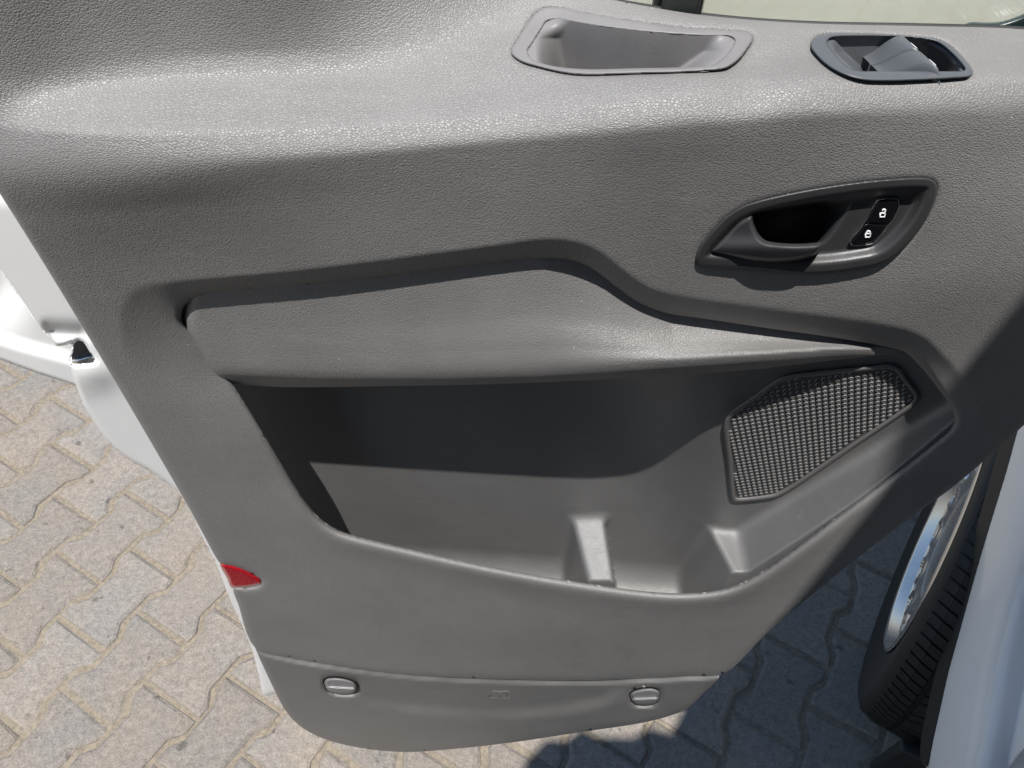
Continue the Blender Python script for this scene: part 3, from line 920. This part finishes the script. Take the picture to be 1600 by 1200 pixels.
# ---- storage tray in the shelf
tray = empty('shelf_tray', (0, 0, 0)); tray.parent = door
tray.location = Vector(PY(990, 70, 0.40)) - door.location
def trayrim_Y(px, py, sd):
    Y = face_Y(px, py) - 0.0016
    t = np.clip(1 - sd / 4.0, 0, 1)
    return Y + 0.0035 * (1 - np.sqrt(1 - t * t))
sheet('rim', TRAY, trayrim_Y, M_TRAY, tray, 2.0, holes=[TRAY_IN], flange=0.006, smooth_outline=5)
TRAY_CUP = inset_px(TRAY_IN, -2.0)
TCUPc = catmull(TRAY_CUP, True, 4)
def cup_Y(px, py, sd):
    top = np.interp(px, [820, 850, 900, 1000, 1100, 1150], [50, 33, 36, 50, 56, 60])
    yt = face_Y(px, top)
    ys = face_Y(px, py)
    # back wall falls steeply; ends close in
    wall = yt + 0.001 * sstep(0, 60, py - top) - 0.001
    e = np.minimum(np.clip((px - np.interp(py, [30, 60, 110], [850, 832, 838])) / 46, 0, 1), np.clip((np.interp(py, [50, 80, 110], [1150, 1138, 1096]) - px) / 40, 0, 1))
    e = e * e * (3 - 2 * e)
    near = np.minimum(ys, wall) 
    return ys * (1 - e) + wall * e + 0.0005
TC2 = [(x, y + (7 if y > 92 else 0)) for x, y in TRAY_CUP]
sheet('cup', TC2, cup_Y, M_TRAY, tray, 2.4, flange=0, smooth_outline=5)

# ---- window switches
sw = empty('window_switch_panel', (0, 0, 0)); sw.parent = door
sw.location = Vector(PY(1400, 90, 0.39)) - door.location
def swb_Y(px, py, sd):
    Y = face_Y(px, py) - 0.004
    t = np.clip(1 - sd / 3.5, 0, 1)
    return Y + 0.004 * (1 - np.sqrt(1 - t * t))
sheet('bezel', SWB, swb_Y, M_SWITCH, sw, 1.6, holes=[SWB_IN], flange=0.008, smooth_outline=5)
SWC = inset_px(SWB_IN, -1.5)
def swcup_Y(px, py, sd):
    top = np.interp(px, [1290, 1310, 1400, 1450, 1480, 1510], [62, 56, 55, 60, 72, 98])
    yt = face_Y(px, top); ys = face_Y(px, py)
    wall = Yz(px, py, 1.457)
    wall = np.minimum(wall, yt - 0.001)
    e = np.minimum(np.clip((px - np.interp(py, [60, 80, 110], [1294, 1302, 1335])) / 16, 0, 1), np.clip((np.interp(py, [60, 80, 100], [1455, 1485, 1506]) - px) / 26, 0, 1))
    e = e * e * (3 - 2 * e)
    return ys * (1 - e) + wall * e + 0.0003
SWC2 = [(x, y + (5 if y > 100 else 0)) for x, y in SWC]
sheet('recess', SWC2, swcup_Y, M_SWITCH, sw, 1.8, flange=0, smooth_outline=5)
# two rocker switches: a humped profile swept back across the recess
ZS = 1.469
HR = 0.0135
fl, nl = PZ(1346, 86, ZS), PZ(1374, 114, ZS)
fr_, nr_ = PZ(1405, 54, ZS + HR), PZ(1456, 100, ZS + HR)
def rocker(v0, v1, name):
    us = np.linspace(0, 1, 12)
    hs = us * us * (3 - 2 * us)
    prof = [(u, h * HR) for u, h in zip(us, hs)] + [(1.10, HR * 1.0), (1.20, HR * 0.93), (1.30, HR * 0.72), (1.42, HR * 0.30), (1.46, -0.003)]
    V = []; Fc = []
    rows = [(v0, 0.0), (v0, 0.85), (v0 + 0.02, 0.97), (v0 + 0.05, 1.0), (v1 - 0.05, 1.0), (v1 - 0.02, 0.97), (v1, 0.85), (v1, 0.0)]
    for v, sc in rows:
        a = fl + (nl - fl) * v; b = fr_ + (nr_ - fr_) * v
        for u, h in prof:
            p = a + (b - a) * u
            V.append((p[0], p[1], ZS - 0.004 + (h + 0.004) * sc))
    n = len(prof)
    for k in range(len(rows) - 1):
        for q in range(n - 1):
            Fc.append((k*n + q, k*n + q + 1, (k+1)*n + q + 1, (k+1)*n + q))
    pymesh(name, V, Fc, M_SWITCH, sw)
    vm = 0.5 * (v0 + v1)
    a = fl + (nl - fl) * vm; b = fr_ + (nr_ - fr_) * vm
    d = (nr_ - fr_) * 0.085
    p = a + (b - a) * 1.24
    P = [tuple(p - d + np.array([0, 0, HR * 0.86 + ZS - p[2]])), tuple(p + d + np.array([0, 0, HR * 0.86 + ZS - p[2]]))]
    v_, f_ = tube(P, 0.0010, 6)
    pymesh('window_symbol', v_, f_, M_MARK, sw)
rocker(0.0, 0.485, 'rocker_switch')
rocker(0.515, 1.0, 'rocker_switch')

# ---- red reflector, clips and the handbook symbol
REFL = [(348, 884), (362, 886), (378, 891), (394, 899), (406, 907), (407, 911), (399, 914), (382, 917), (363, 916), (357, 903)]
def refl_Y(px, py, sd):
    t = np.clip(1 - sd / 5.0, 0, 1)
    return face_Y(px, py) + 0.0006 + 0.004 * (1 - np.sqrt(1 - t * t)) + 0.0003 * np.sin((px + 2.2 * py) * 0.9) 
r_ = sheet('reflector', inset_px(REFL, -2.5), refl_Y, M_RED, door, 1.5, flange=0.01, smooth_outline=4)
r_['label'] = 'small red reflector on the rear edge of the trim'
def clip(outl, cx, cy, tilt):
    c = empty('turn_clip', (0, 0, 0)); c.parent = door
    yb = float(face_Y(np.array([cx]), np.array([cy]))[0]) + 0.0012
    c.location = Vector(PY(cx, cy, yb)) - door.location
    back = inset_px(outl, -2)
    def fb(px, py, sd): return face_Y(px, py) + 0.009
    sheet('socket', back, fb, M_DARKHOLE, c, 2.0, flange=0.003)
    knob = [(cx + (x - cx) * 0.95 + 0.4, cy + (y - cy) * 0.90 + 0.6) for x, y in outl]
    def fk(px, py, sd):
        t = np.clip(1 - sd / 6.0, 0, 1)
        Y = face_Y(px, py) - 0.0055 + 0.006 * (1 - np.sqrt(1 - t * t))
        # thumb dish in the upper two thirds
        v = (py - cy - tilt * (px - cx)) ; u = (px - cx)
        dish = sstep(4.5, 2.5, v)
        return Y + 0.0030 * dish
    sheet('knob', knob, fk, M_CLIP, c, 1.1, flange=0.012)
clip(CLIP_A, 532, 1071, 0.06)
clip(CLIP_B, 1008, 1088, -0.04)
ly = lambda px, py: low_Y(px, py, np.full(px.shape, 40.0))
IC = lambda pts: [(480 + x / 4.444, 1030 + y / 4.444) for x, y in pts]
mk = mark('handbook_symbol', [IC([(1258, 268), (1280, 228), (1302, 220), (1346, 226), (1366, 219), (1398, 222), (1418, 234), (1404, 270), (1258, 268)]), IC([(1346, 226), (1334, 268)]),
      IC([(1368, 240), (1386, 238), (1380, 250), (1384, 258), (1366, 260)])], door, ly, M_LOWER, 0.00055, lift=0.0)
mk['label'] = 'embossed open-book symbol in the lower cover'

# ---- sheet metal of the door
SHELL = [(-120, -60), (-60, -70), (-20, 60), (40, 180), (120, 420), (220, 590), (300, 740), (380, 880), (450, 1010), (480, 1080), (470, 1100), (432, 1085), (413, 1087), (406, 1064), (396, 1022), (384, 990), (371, 962), (356, 928), (340, 886), (320, 846), (304, 812),
         (296, 796), (286, 778), (262, 756), (236, 738), (204, 720), (182, 704), (164, 684), (146, 658), (130, 632), (121, 608), (114, 588), (108, 571), (106, 562), (112, 544), (116, 535), (100, 540), (88, 540), (82, 533), (62, 511), (34, 470), (0, 423), (-80, 310), (-130, 220)]
LATCH = [(110, 567), (114, 550), (118, 534), (128, 533), (133, 538), (140, 550), (149, 563), (146, 566), (125, 568)]
def shell_Y(px, py, sd):
    Y = 0.382 + 0.004 * sstep(300, 900, py) + 0.05 * sstep(330, 120, py)
    u = (px - 100) ; 
    # pressed hollow above the latch
    Y = Y + 0.005 * np.exp(-(((py - 520) - 0.05 * (px - 100)) / 13.0) ** 2) * sstep(58, 78, px) * sstep(150, 125, px)
    Y = Y - 0.004 * np.exp(-((py - 585) / 26.0) ** 2 - ((px - 140) / 40.0) ** 2)
    t = np.clip(1 - sd / 7.0, 0, 1)
    return Y + 0.005 * (1 - np.sqrt(1 - t * t))
sh = sheet('inner_sheet', SHELL, shell_Y, M_WHITE, door, 3.0, holes=[LATCH], flange=0.010, smooth_outline=4)
sh['label'] = 'white painted inner sheet metal along the rear edge'
SKIN = [(-150, 200), (-60, 160), (60, 330), (180, 500), (230, 620), (200, 640), (160, 622), (118, 603), (60, 584), (0, 562), (-130, 516), (-170, 420)]
def skin_Y(px, py, sd):
    Y = 0.432 + 0.0 * px
    c = np.interp(px, [-120, 0, 30, 100, 200], [505, 530, 540, 558, 588])
    Y = Y - 0.007 * sstep(-16, 12, py - c)
    Y = Y + 0.010 * sstep(60, 0, px) * sstep(540, 440, py)
    t = np.clip(1 - sd / 4.0, 0, 1)
    return Y + 0.004 * (1 - np.sqrt(1 - t * t))
sk = sheet('outer_skin', SKIN, skin_Y, M_WHITE, door, 3.0, flange=0.012, smooth_outline=4)
sk['label'] = 'white outer door skin folded behind the inner sheet'
lt = empty('latch', (0, 0, 0)); lt.parent = door
lt.location = Vector(PY(128, 552, 0.40)) - door.location
LB = [(114, 574), (118, 528), (140, 526), (162, 572), (150, 580)]
sheet('housing', LB, lambda px, py, sd: 0.402 + 0.0 * px, M_BLACK, lt, 3.0, flange=0.02, smooth_outline=2)
CL = [(112, 566), (114, 561), (128, 558), (146, 554), (152, 562), (148, 572), (112, 572)]
sheet('claw', CL, lambda px, py, sd: 0.398 + 0.004 * np.clip(1 - sd / 5, 0, 1) ** 2, M_CHROME, lt, 1.5, flange=0.004, smooth_outline=2)

# ---- window
glassY = 0.478
def P3(px, py, Y): return tuple(PY(px, py, Y))
gl = [P3(-700, -60, glassY), P3(300, -40, glassY), P3(930, 10, glassY), P3(1100, 34, glassY), P3(1250, 46, glassY), P3(1460, 52, glassY), P3(1720, 58, glassY), P3(1900, -350, glassY), P3(-700, -420, glassY)]
V, Fc = plate(gl, (0, 0.004, 0))
o = pymesh('window_pane', V, Fc, M_GLASS, door, False); o['label'] = 'faintly green window glass with a pale haze painted in for overexposure'
# rubber seal along the sill
sealpts = [P3(700, -62, 0.455), P3(850, -22, 0.458), P3(950, 2, 0.460), P3(1000, 11, 0.461), P3(1100, 26.5, 0.462), P3(1250, 38.5, 0.463), P3(1450, 43, 0.463), P3(1600, 48, 0.463), P3(1700, 58, 0.463)]
sp = catmull(np.array(sealpts), False, 5)
v, f = tube([tuple(p) for p in sp], 0.0024, 8)
pymesh('window_seal', v, f, M_SEAL, door)
# black upright bar that divides the window
b0 = np.array([P3(1023, 60, 0.466), P3(1091, 60, 0.466)]); 
xw0, xw1 = float(P3(1022, 10, 0.466)[0]), float(P3(1091, 12, 0.466)[0])
zb, zt = 1.40, 1.75
bar = [(xw0, 0.466, zb), (xw1, 0.466, zb), (xw1 + 0.0, 0.466, zt), (xw0 + 0.0, 0.466, zt)]
bm = bmesh.new()
def bmbox(bm, x0, x1, y0, y1, z0, z1, bev=0.0):
    r = bmesh.ops.create_cube(bm, size=1.0)
    bmesh.ops.scale(bm, vec=(x1-x0, y1-y0, z1-z0), verts=r['verts'])
    bmesh.ops.translate(bm, vec=((x0+x1)/2, (y0+y1)/2, (z0+z1)/2), verts=r['verts'])
    if bev:
        es = {e for vv in r['verts'] for e in vv.link_edges}
        bmesh.ops.bevel(bm, geom=list(es), offset=bev, segments=2, affect='EDGES', profile=0.5)
w = xw1 - xw0
bmbox(bm, xw0 + 0.12 * w, xw1 - 0.05 * w, 0.452, 0.476, zb, zt, 0.003)
bmbox(bm, xw0 - 0.02 * w, xw0 + 0.10 * w, 0.462, 0.474, zb, zt, 0.002)
bmbox(bm, xw1 - 0.045 * w, xw1 + 0.03 * w, 0.458, 0.474, zb, zt, 0.001)
o = bm_obj('window_bar', bm, M_SEAL, door, False); o['label'] = 'black upright guide bar between the panes'
# foot of the quarter frame at the hinge end of the window
QF = [(1503, 46), (1508, 38), (1516, 34.5), (1540, 35), (1562, 34), (1580, 29), (1600, 21), (1660, -12), (1700, -30), (1700, 70), (1600, 60), (1520, 56)]
def qf_Y(px, py, sd):
    t = np.clip(1 - sd / 8.0, 0, 1)
    return 0.468 + 0.008 * (1 - np.sqrt(1 - t * t)) + 0 * px
o = sheet('quarter_frame', QF, qf_Y, simple('dark_green_rubber', (0.020, 0.034, 0.036), 0.3), door, 2.0, flange=0.02, smooth_outline=4)
o['label'] = 'dark moulded window frame foot at the hinge end'
# outer leaf of the door behind the trim, so that the door has its real thickness
back = [PY(x, y, 0.44) for x, y in [(40, 300), (330, 800), (450, 1085), (560, 1130), (1000, 1090), (1120, 1030), (1500, 720), (1690, 560)]]
bx = [(-0.300, 1.36), (-0.285, 0.80), (-0.262, 0.52), (-0.20, 0.43), (0.18, 0.43), (0.30, 0.55), (0.33, 0.82), (0.36, 1.05), (0.38, 1.20), (0.42, 1.42), (0.30, 1.42), (-0.25, 1.42)]
V, Fc = plate([(x, 0.472, z) for x, z in bx], (0, 0.03, 0))
o = pymesh('outer_leaf', V, Fc, M_WHITE, door, False)

# ================================================================== VAN (fender behind the wheel, wheel, unseen shade casters)
van = empty('van', (0.70, 0.55, 0.0))
van['label'] = 'white van body with front wheel behind the open door'
van['category'] = 'van'
thB = rad(84)
Fb = np.array([math.cos(thB), math.sin(thB), 0]); Ob = np.array([-math.sin(thB), math.cos(thB), 0])
BX, BY0 = 0.662, 0.366
TUMB = rad(5)
def body_t(px, py, off):
    """sight line meets the body side plane, moved outwards by off"""
    x, y, z = ray(px, py)
    N = Ob * math.cos(TUMB) + np.array([0, 0, math.sin(TUMB)])
    p0 = np.array([BX, BY0, 0.46 - CAM_H])
    den = x * N[0] + y * N[1] + z * N[2]
    return (p0 @ N + off) / den
def body_Y(px, py, off):
    x, y, z = ray(px, py)
    return y * body_t(px, py, off)
FEN = [(1620, 560), (1592, 640), (1566, 738), (1540, 822), (1516, 905), (1494, 985), (1476, 1050), (1462, 1110), (1452, 1160), (1447, 1200), (1446, 1250), (1560, 1250), (1582, 1200), (1604, 1172), (1700, 1080), (1700, 560)]
def fen_Y(px, py, sd):
    s = np.clip((px - np.interp(py, [560, 738, 905, 1050, 1200], [1620, 1566, 1516, 1476, 1447])) / 80, 0, 1.6)
    off = -0.030 * (s - 0.45) ** 2 + 0.006 * np.sin(py / 55.0 + px / 90.0) * sstep(0.1, 0.6, s) * 0.35
    t = np.clip(1 - sd / 6.0, 0, 1)
    return body_Y(px, py, off - 0.006 * (1 - np.sqrt(1 - t * t)))
o = sheet('fender', FEN, fen_Y, M_WHITE, van, 4.0, flange=0.03, fdir=(0.9, 0.3, 0), smooth_outline=4)
o['label'] = 'glossy white body side behind the wheel arch'
ARCH = [(1604, 560), (1576, 640), (1552, 730), (1528, 815), (1503, 900), (1480, 985), (1462, 1050), (1448, 1110), (1440, 1150), (1438, 1185), (1447, 1198), (1456, 1160), (1468, 1110), (1482, 1050), (1500, 985), (1522, 905), (1546, 822), (1572, 738), (1598, 640), (1626, 560)]
o = sheet('arch_seal', ARCH, lambda px, py, sd: body_Y(px, py, -0.004), M_SEAL, van, 3.0, flange=0.03, fdir=(0.9, 0.2, 0), smooth_outline=4)
o['label'] = 'black rubber lip along the wheel arch'
# liner inside the arch: a dark shell around the tyre
WC = np.array([0.825, 0.795, 0.372]); thW = rad(59.5); camb = rad(-6.0)
Fw = np.array([math.cos(thW), math.sin(thW), 0]); Ow = np.array([-math.sin(thW) * math.cos(camb), math.cos(thW) * math.cos(camb), math.sin(camb)]); Uw = np.cross(Fw, Ow)
if Uw[2] < 0: Uw = -Uw
V = []; Fc = []
nA = 26
lc = np.array([0.87, 0.83, 0.36])
for i in range(nA):
    a = rad(-25 + 230 * i / (nA - 1))
    for dd in (-0.02, 0.42):
        p = lc + Fb * math.cos(a) * 0.52 + np.array([0, 0, 1]) * math.sin(a) * 0.52 - Ob * dd
        V.append(tuple(p))
for i in range(nA - 1):
    Fc.append((2*i, 2*i + 1, 2*i + 3, 2*i + 2))
b0 = len(V)
V.append(tuple(lc - Ob * 0.42))
for i in range(nA - 1):
    Fc.append((b0, 2*i + 1, 2*i + 3))
pymesh('arch_liner', V, Fc, M_LINER, van)
# mud flap foot below the arch
bm = bmesh.new(); bmbox(bm, -0.05, 0.05, -0.012, 0.012, -0.07, 0.07, 0.006)
bmesh.ops.rotate(bm, verts=bm.verts, matrix=Matrix.Rotation(rad(-20), 3, 'Z'))
bmesh.ops.translate(bm, verts=bm.verts, vec=Vector(PZ(1428, 1200, 0.24)))
bm_obj('mud_flap', bm, M_SEAL, van)
# wheel
wheel = empty('wheel', (0, 0, 0)); wheel.parent = van
wheel.location = Vector(WC) - van.location
def W(r, a, o):
    return WC + (Fw * math.cos(a) + Uw * math.sin(a)) * r + Ow * o
prof = [(0.226, -0.028), (0.234, -0.016), (0.25, -0.011), (0.285, -0.006), (0.318, -0.002), (0.338, -0.001), (0.350, -0.008), (0.357, -0.024), (0.359, -0.07), (0.360, -0.12), (0.357, -0.17), (0.345, -0.20), (0.30, -0.215), (0.232, -0.20)]
nS = 120
V = []; Fc = []
for i in range(nS):
    a = 2 * math.pi * i / nS
    for r, o_ in prof:
        V.append(tuple(W(r, a, o_)))
m_ = len(prof)
for i in range(nS):
    j = (i + 1) % nS
    for k in range(m_ - 1):
        Fc.append((i*m_ + k, i*m_ + k + 1, j*m_ + k + 1, j*m_ + k))
pymesh('tyre', V, Fc, M_TYRE, wheel)
# tread blocks: curved shoulder ribs, zigzag line and sipes, joined into one piece
V = []; Fc = []
def tread_block(a0, a1, o0, o1, h, skew):
    b0 = len(V)
    for top in (0, 1):
        for (aa, oo) in ((a0, o0), (a1, o0), (a1 + skew, o1), (a0 + skew, o1)):
            base = np.interp(-oo, [0.002, 0.003, 0.008, 0.024, 0.07, 0.12, 0.17, 0.2], [0.318, 0.338, 0.350, 0.357, 0.359, 0.360, 0.357, 0.345])
            V.append(tuple(W(base + (h if top else -0.004), aa, oo)))
    Fc.extend([(b0, b0+1, b0+5, b0+4), (b0+1, b0+2, b0+6, b0+5), (b0+2, b0+3, b0+7, b0+6), (b0+3, b0, b0+4, b0+7), (b0+4, b0+5, b0+6, b0+7)])
NB = 110
for k in range(NB):
    a = 2 * math.pi * k / NB; w_ = 2 * math.pi / NB
    jit = (k % 3) * 0.08 * w_
    tread_block(a, a + w_ * 0.80, -0.012, -0.030, 0.005, 0.25 * w_)
    tread_block(a + 0.25 * w_, a + w_ * (1.05), -0.0305, -0.050, 0.0068, 0.3 * w_)
    tread_block(a + 0.1 * w_ + jit, a + w_ * 0.93 + jit, -0.059, -0.095, 0.007, -0.6 * w_)
    tread_block(a + 0.1 * w_ + jit, a + w_ * 0.93 + jit, -0.102, -0.138, 0.007, 0.6 * w_)
    tread_block(a, a + w_ * 0.82, -0.145, -0.185, 0.006, -0.3 * w_)
o = pymesh('tread', V, Fc, M_TYRE, wheel, False); o['kind'] = 'stuff'
# silver wheel disc with slots
V = []; Fc = []
rp = [(0.229, 0.004), (0.224, 0.008), (0.219, 0.004), (0.214, -0.014), (0.208, -0.020)] + [(0.204 - 0.0045 * q, -0.019 + 0.006 * math.sin(math.pi * q / 16)) for q in range(17)] + [(0.125, -0.022), (0.11, -0.016), (0.08, -0.012), (0.05, -0.010), (0.0, -0.010)]
nR = 216; m_ = len(rp); slots = 12
def slot(i, k):
    ph = ((i + 0.5) * slots / nR) % 1.0
    r = 0.5 * (rp[k][0] + rp[min(k + 1, m_ - 1)][0])
    return ((ph - 0.5) / 0.30) ** 2 + ((r - 0.168) / 0.024) ** 2 < 1
for i in range(nR):
    a = 2 * math.pi * i / nR
    for k, (r, o_) in enumerate(rp):
        ph = (i * slots / nR) % 1.0
        lip = max(0.0, 1 - abs(math.hypot((ph - 0.5) / 0.30, (r - 0.168) / 0.024) - 1.0) / 0.35) if 5 <= k <= 22 else 0
        V.append(tuple(W(r * 1.03, a, o_ + 0.004 * lip - 0.016)))
for i in range(nR):
    j = (i + 1) % nR
    for k in range(m_ - 1):
        if slot(i, k): continue
        Fc.append((i*m_ + k, i*m_ + k + 1, j*m_ + k + 1, j*m_ + k))
bm = bmesh.new()
bv = [bm.verts.new(v) for v in V]
for f in Fc: bm.faces.new([bv[q] for q in f])
bm.edges.ensure_lookup_table()
be = [e for e in bm.edges if len(e.link_faces) == 1 and all((Vector(v.co) - Vector(WC)).length < 0.2 and (Vector(v.co) - Vector(WC)).length > 0.08 for v in e.verts)]
ex = bmesh.ops.extrude_edge_only(bm, edges=be)
nv = [g for g in ex['geom'] if isinstance(g, bmesh.types.BMVert)]
bmesh.ops.translate(bm, verts=nv, vec=Vector(-Ow * 0.016))
bm_obj('rim', bm, M_STEEL, wheel)
V = []; Fc = []
for i in range(48):
    a = 2 * math.pi * i / 48
    V.append(tuple(W(0.21, a, -0.07)))
Fc.append(tuple(range(48)))
pymesh('brake_plate', V, Fc, M_LINER, wheel, False)
# unseen slab added above the van, its outline shaped to cast the wanted shade
ZR = 2.5
def to_caster(P):
    u = (ZR - P[2]) / -SUN_TRAVEL.z
    return (P[0] - SUN_TRAVEL.x * u, P[1] - SUN_TRAVEL.y * u)
edge = [to_caster(PY(1640, 418, 0.36)), to_caster(PY(1600, 470, 0.36)), to_caster(PY(1480, 620, 0.365)), to_caster(PY(1300, 856, 0.366)), to_caster(PY(1150, 1050, 0.366))]
edge += [to_caster(PZ(1075, 1105, 0)), to_caster(PZ(1045, 1162, 0)), to_caster(PZ(1012, 1152, 0)), to_caster(PZ(985, 1168, 0)), to_caster(PZ(930, 1166, 0)), to_caster(PZ(905, 1154, 0)), to_caster(PZ(880, 1172, 0)), to_caster(PZ(850, 1170, 0)), to_caster(PZ(820, 1200, 0))]
e0, e1, en = edge[0], edge[1], edge[-1]
caster_poly = [(e0[0] + (e0[0] - e1[0]) * 4, e0[1] + (e0[1] - e1[1]) * 4)] + edge + [(en[0] - 0.10, en[1] - 0.22), (-0.9, -0.98), (-1.5, -1.08), (-1.5, -3.2), (2.3, -3.2), (2.3, 1.0), (0.60, 1.0)]
V, Fc = plate([(x, y, ZR) for x, y in caster_poly], (0, 0, 0.06))
o = pymesh('roof_shade_caster', V, Fc, M_WHITE, van, False)
# dark sheet added below the slab to keep the shaded door dark
V, Fc = plate([(x * 0.985 + 0.02, y * 0.985 - 0.02, ZR - 0.012) for x, y in caster_poly], (0, 0, 0.008))
pymesh('caster_underside', V, Fc, simple('caster_underside_dark', (0.06, 0.058, 0.056), 0.9), van, False)
V, Fc = plate([(0.80, 0.15, 0.45), (0.80, -3.1, 0.45), (0.80, -3.1, 2.48), (0.80, 0.15, 2.48)], (0.05, 0, 0))
pymesh('side_sky_blocker', V, Fc, simple('sky_blocker_dark', (0.05, 0.05, 0.052), 0.7), van, False)  # unseen dark panel added to block sky light from the right

V, Fc = plate([(-0.95, -1.25, 0.40), (0.80, -1.25, 0.40), (0.80, -1.25, 2.48), (-0.95, -1.25, 2.48)], (0, -0.05, 0))
pymesh('rear_sky_blocker', V, Fc, bpy.data.materials['sky_blocker_dark'], van, False)  # unseen dark slab added behind the camera to deepen the door's shade
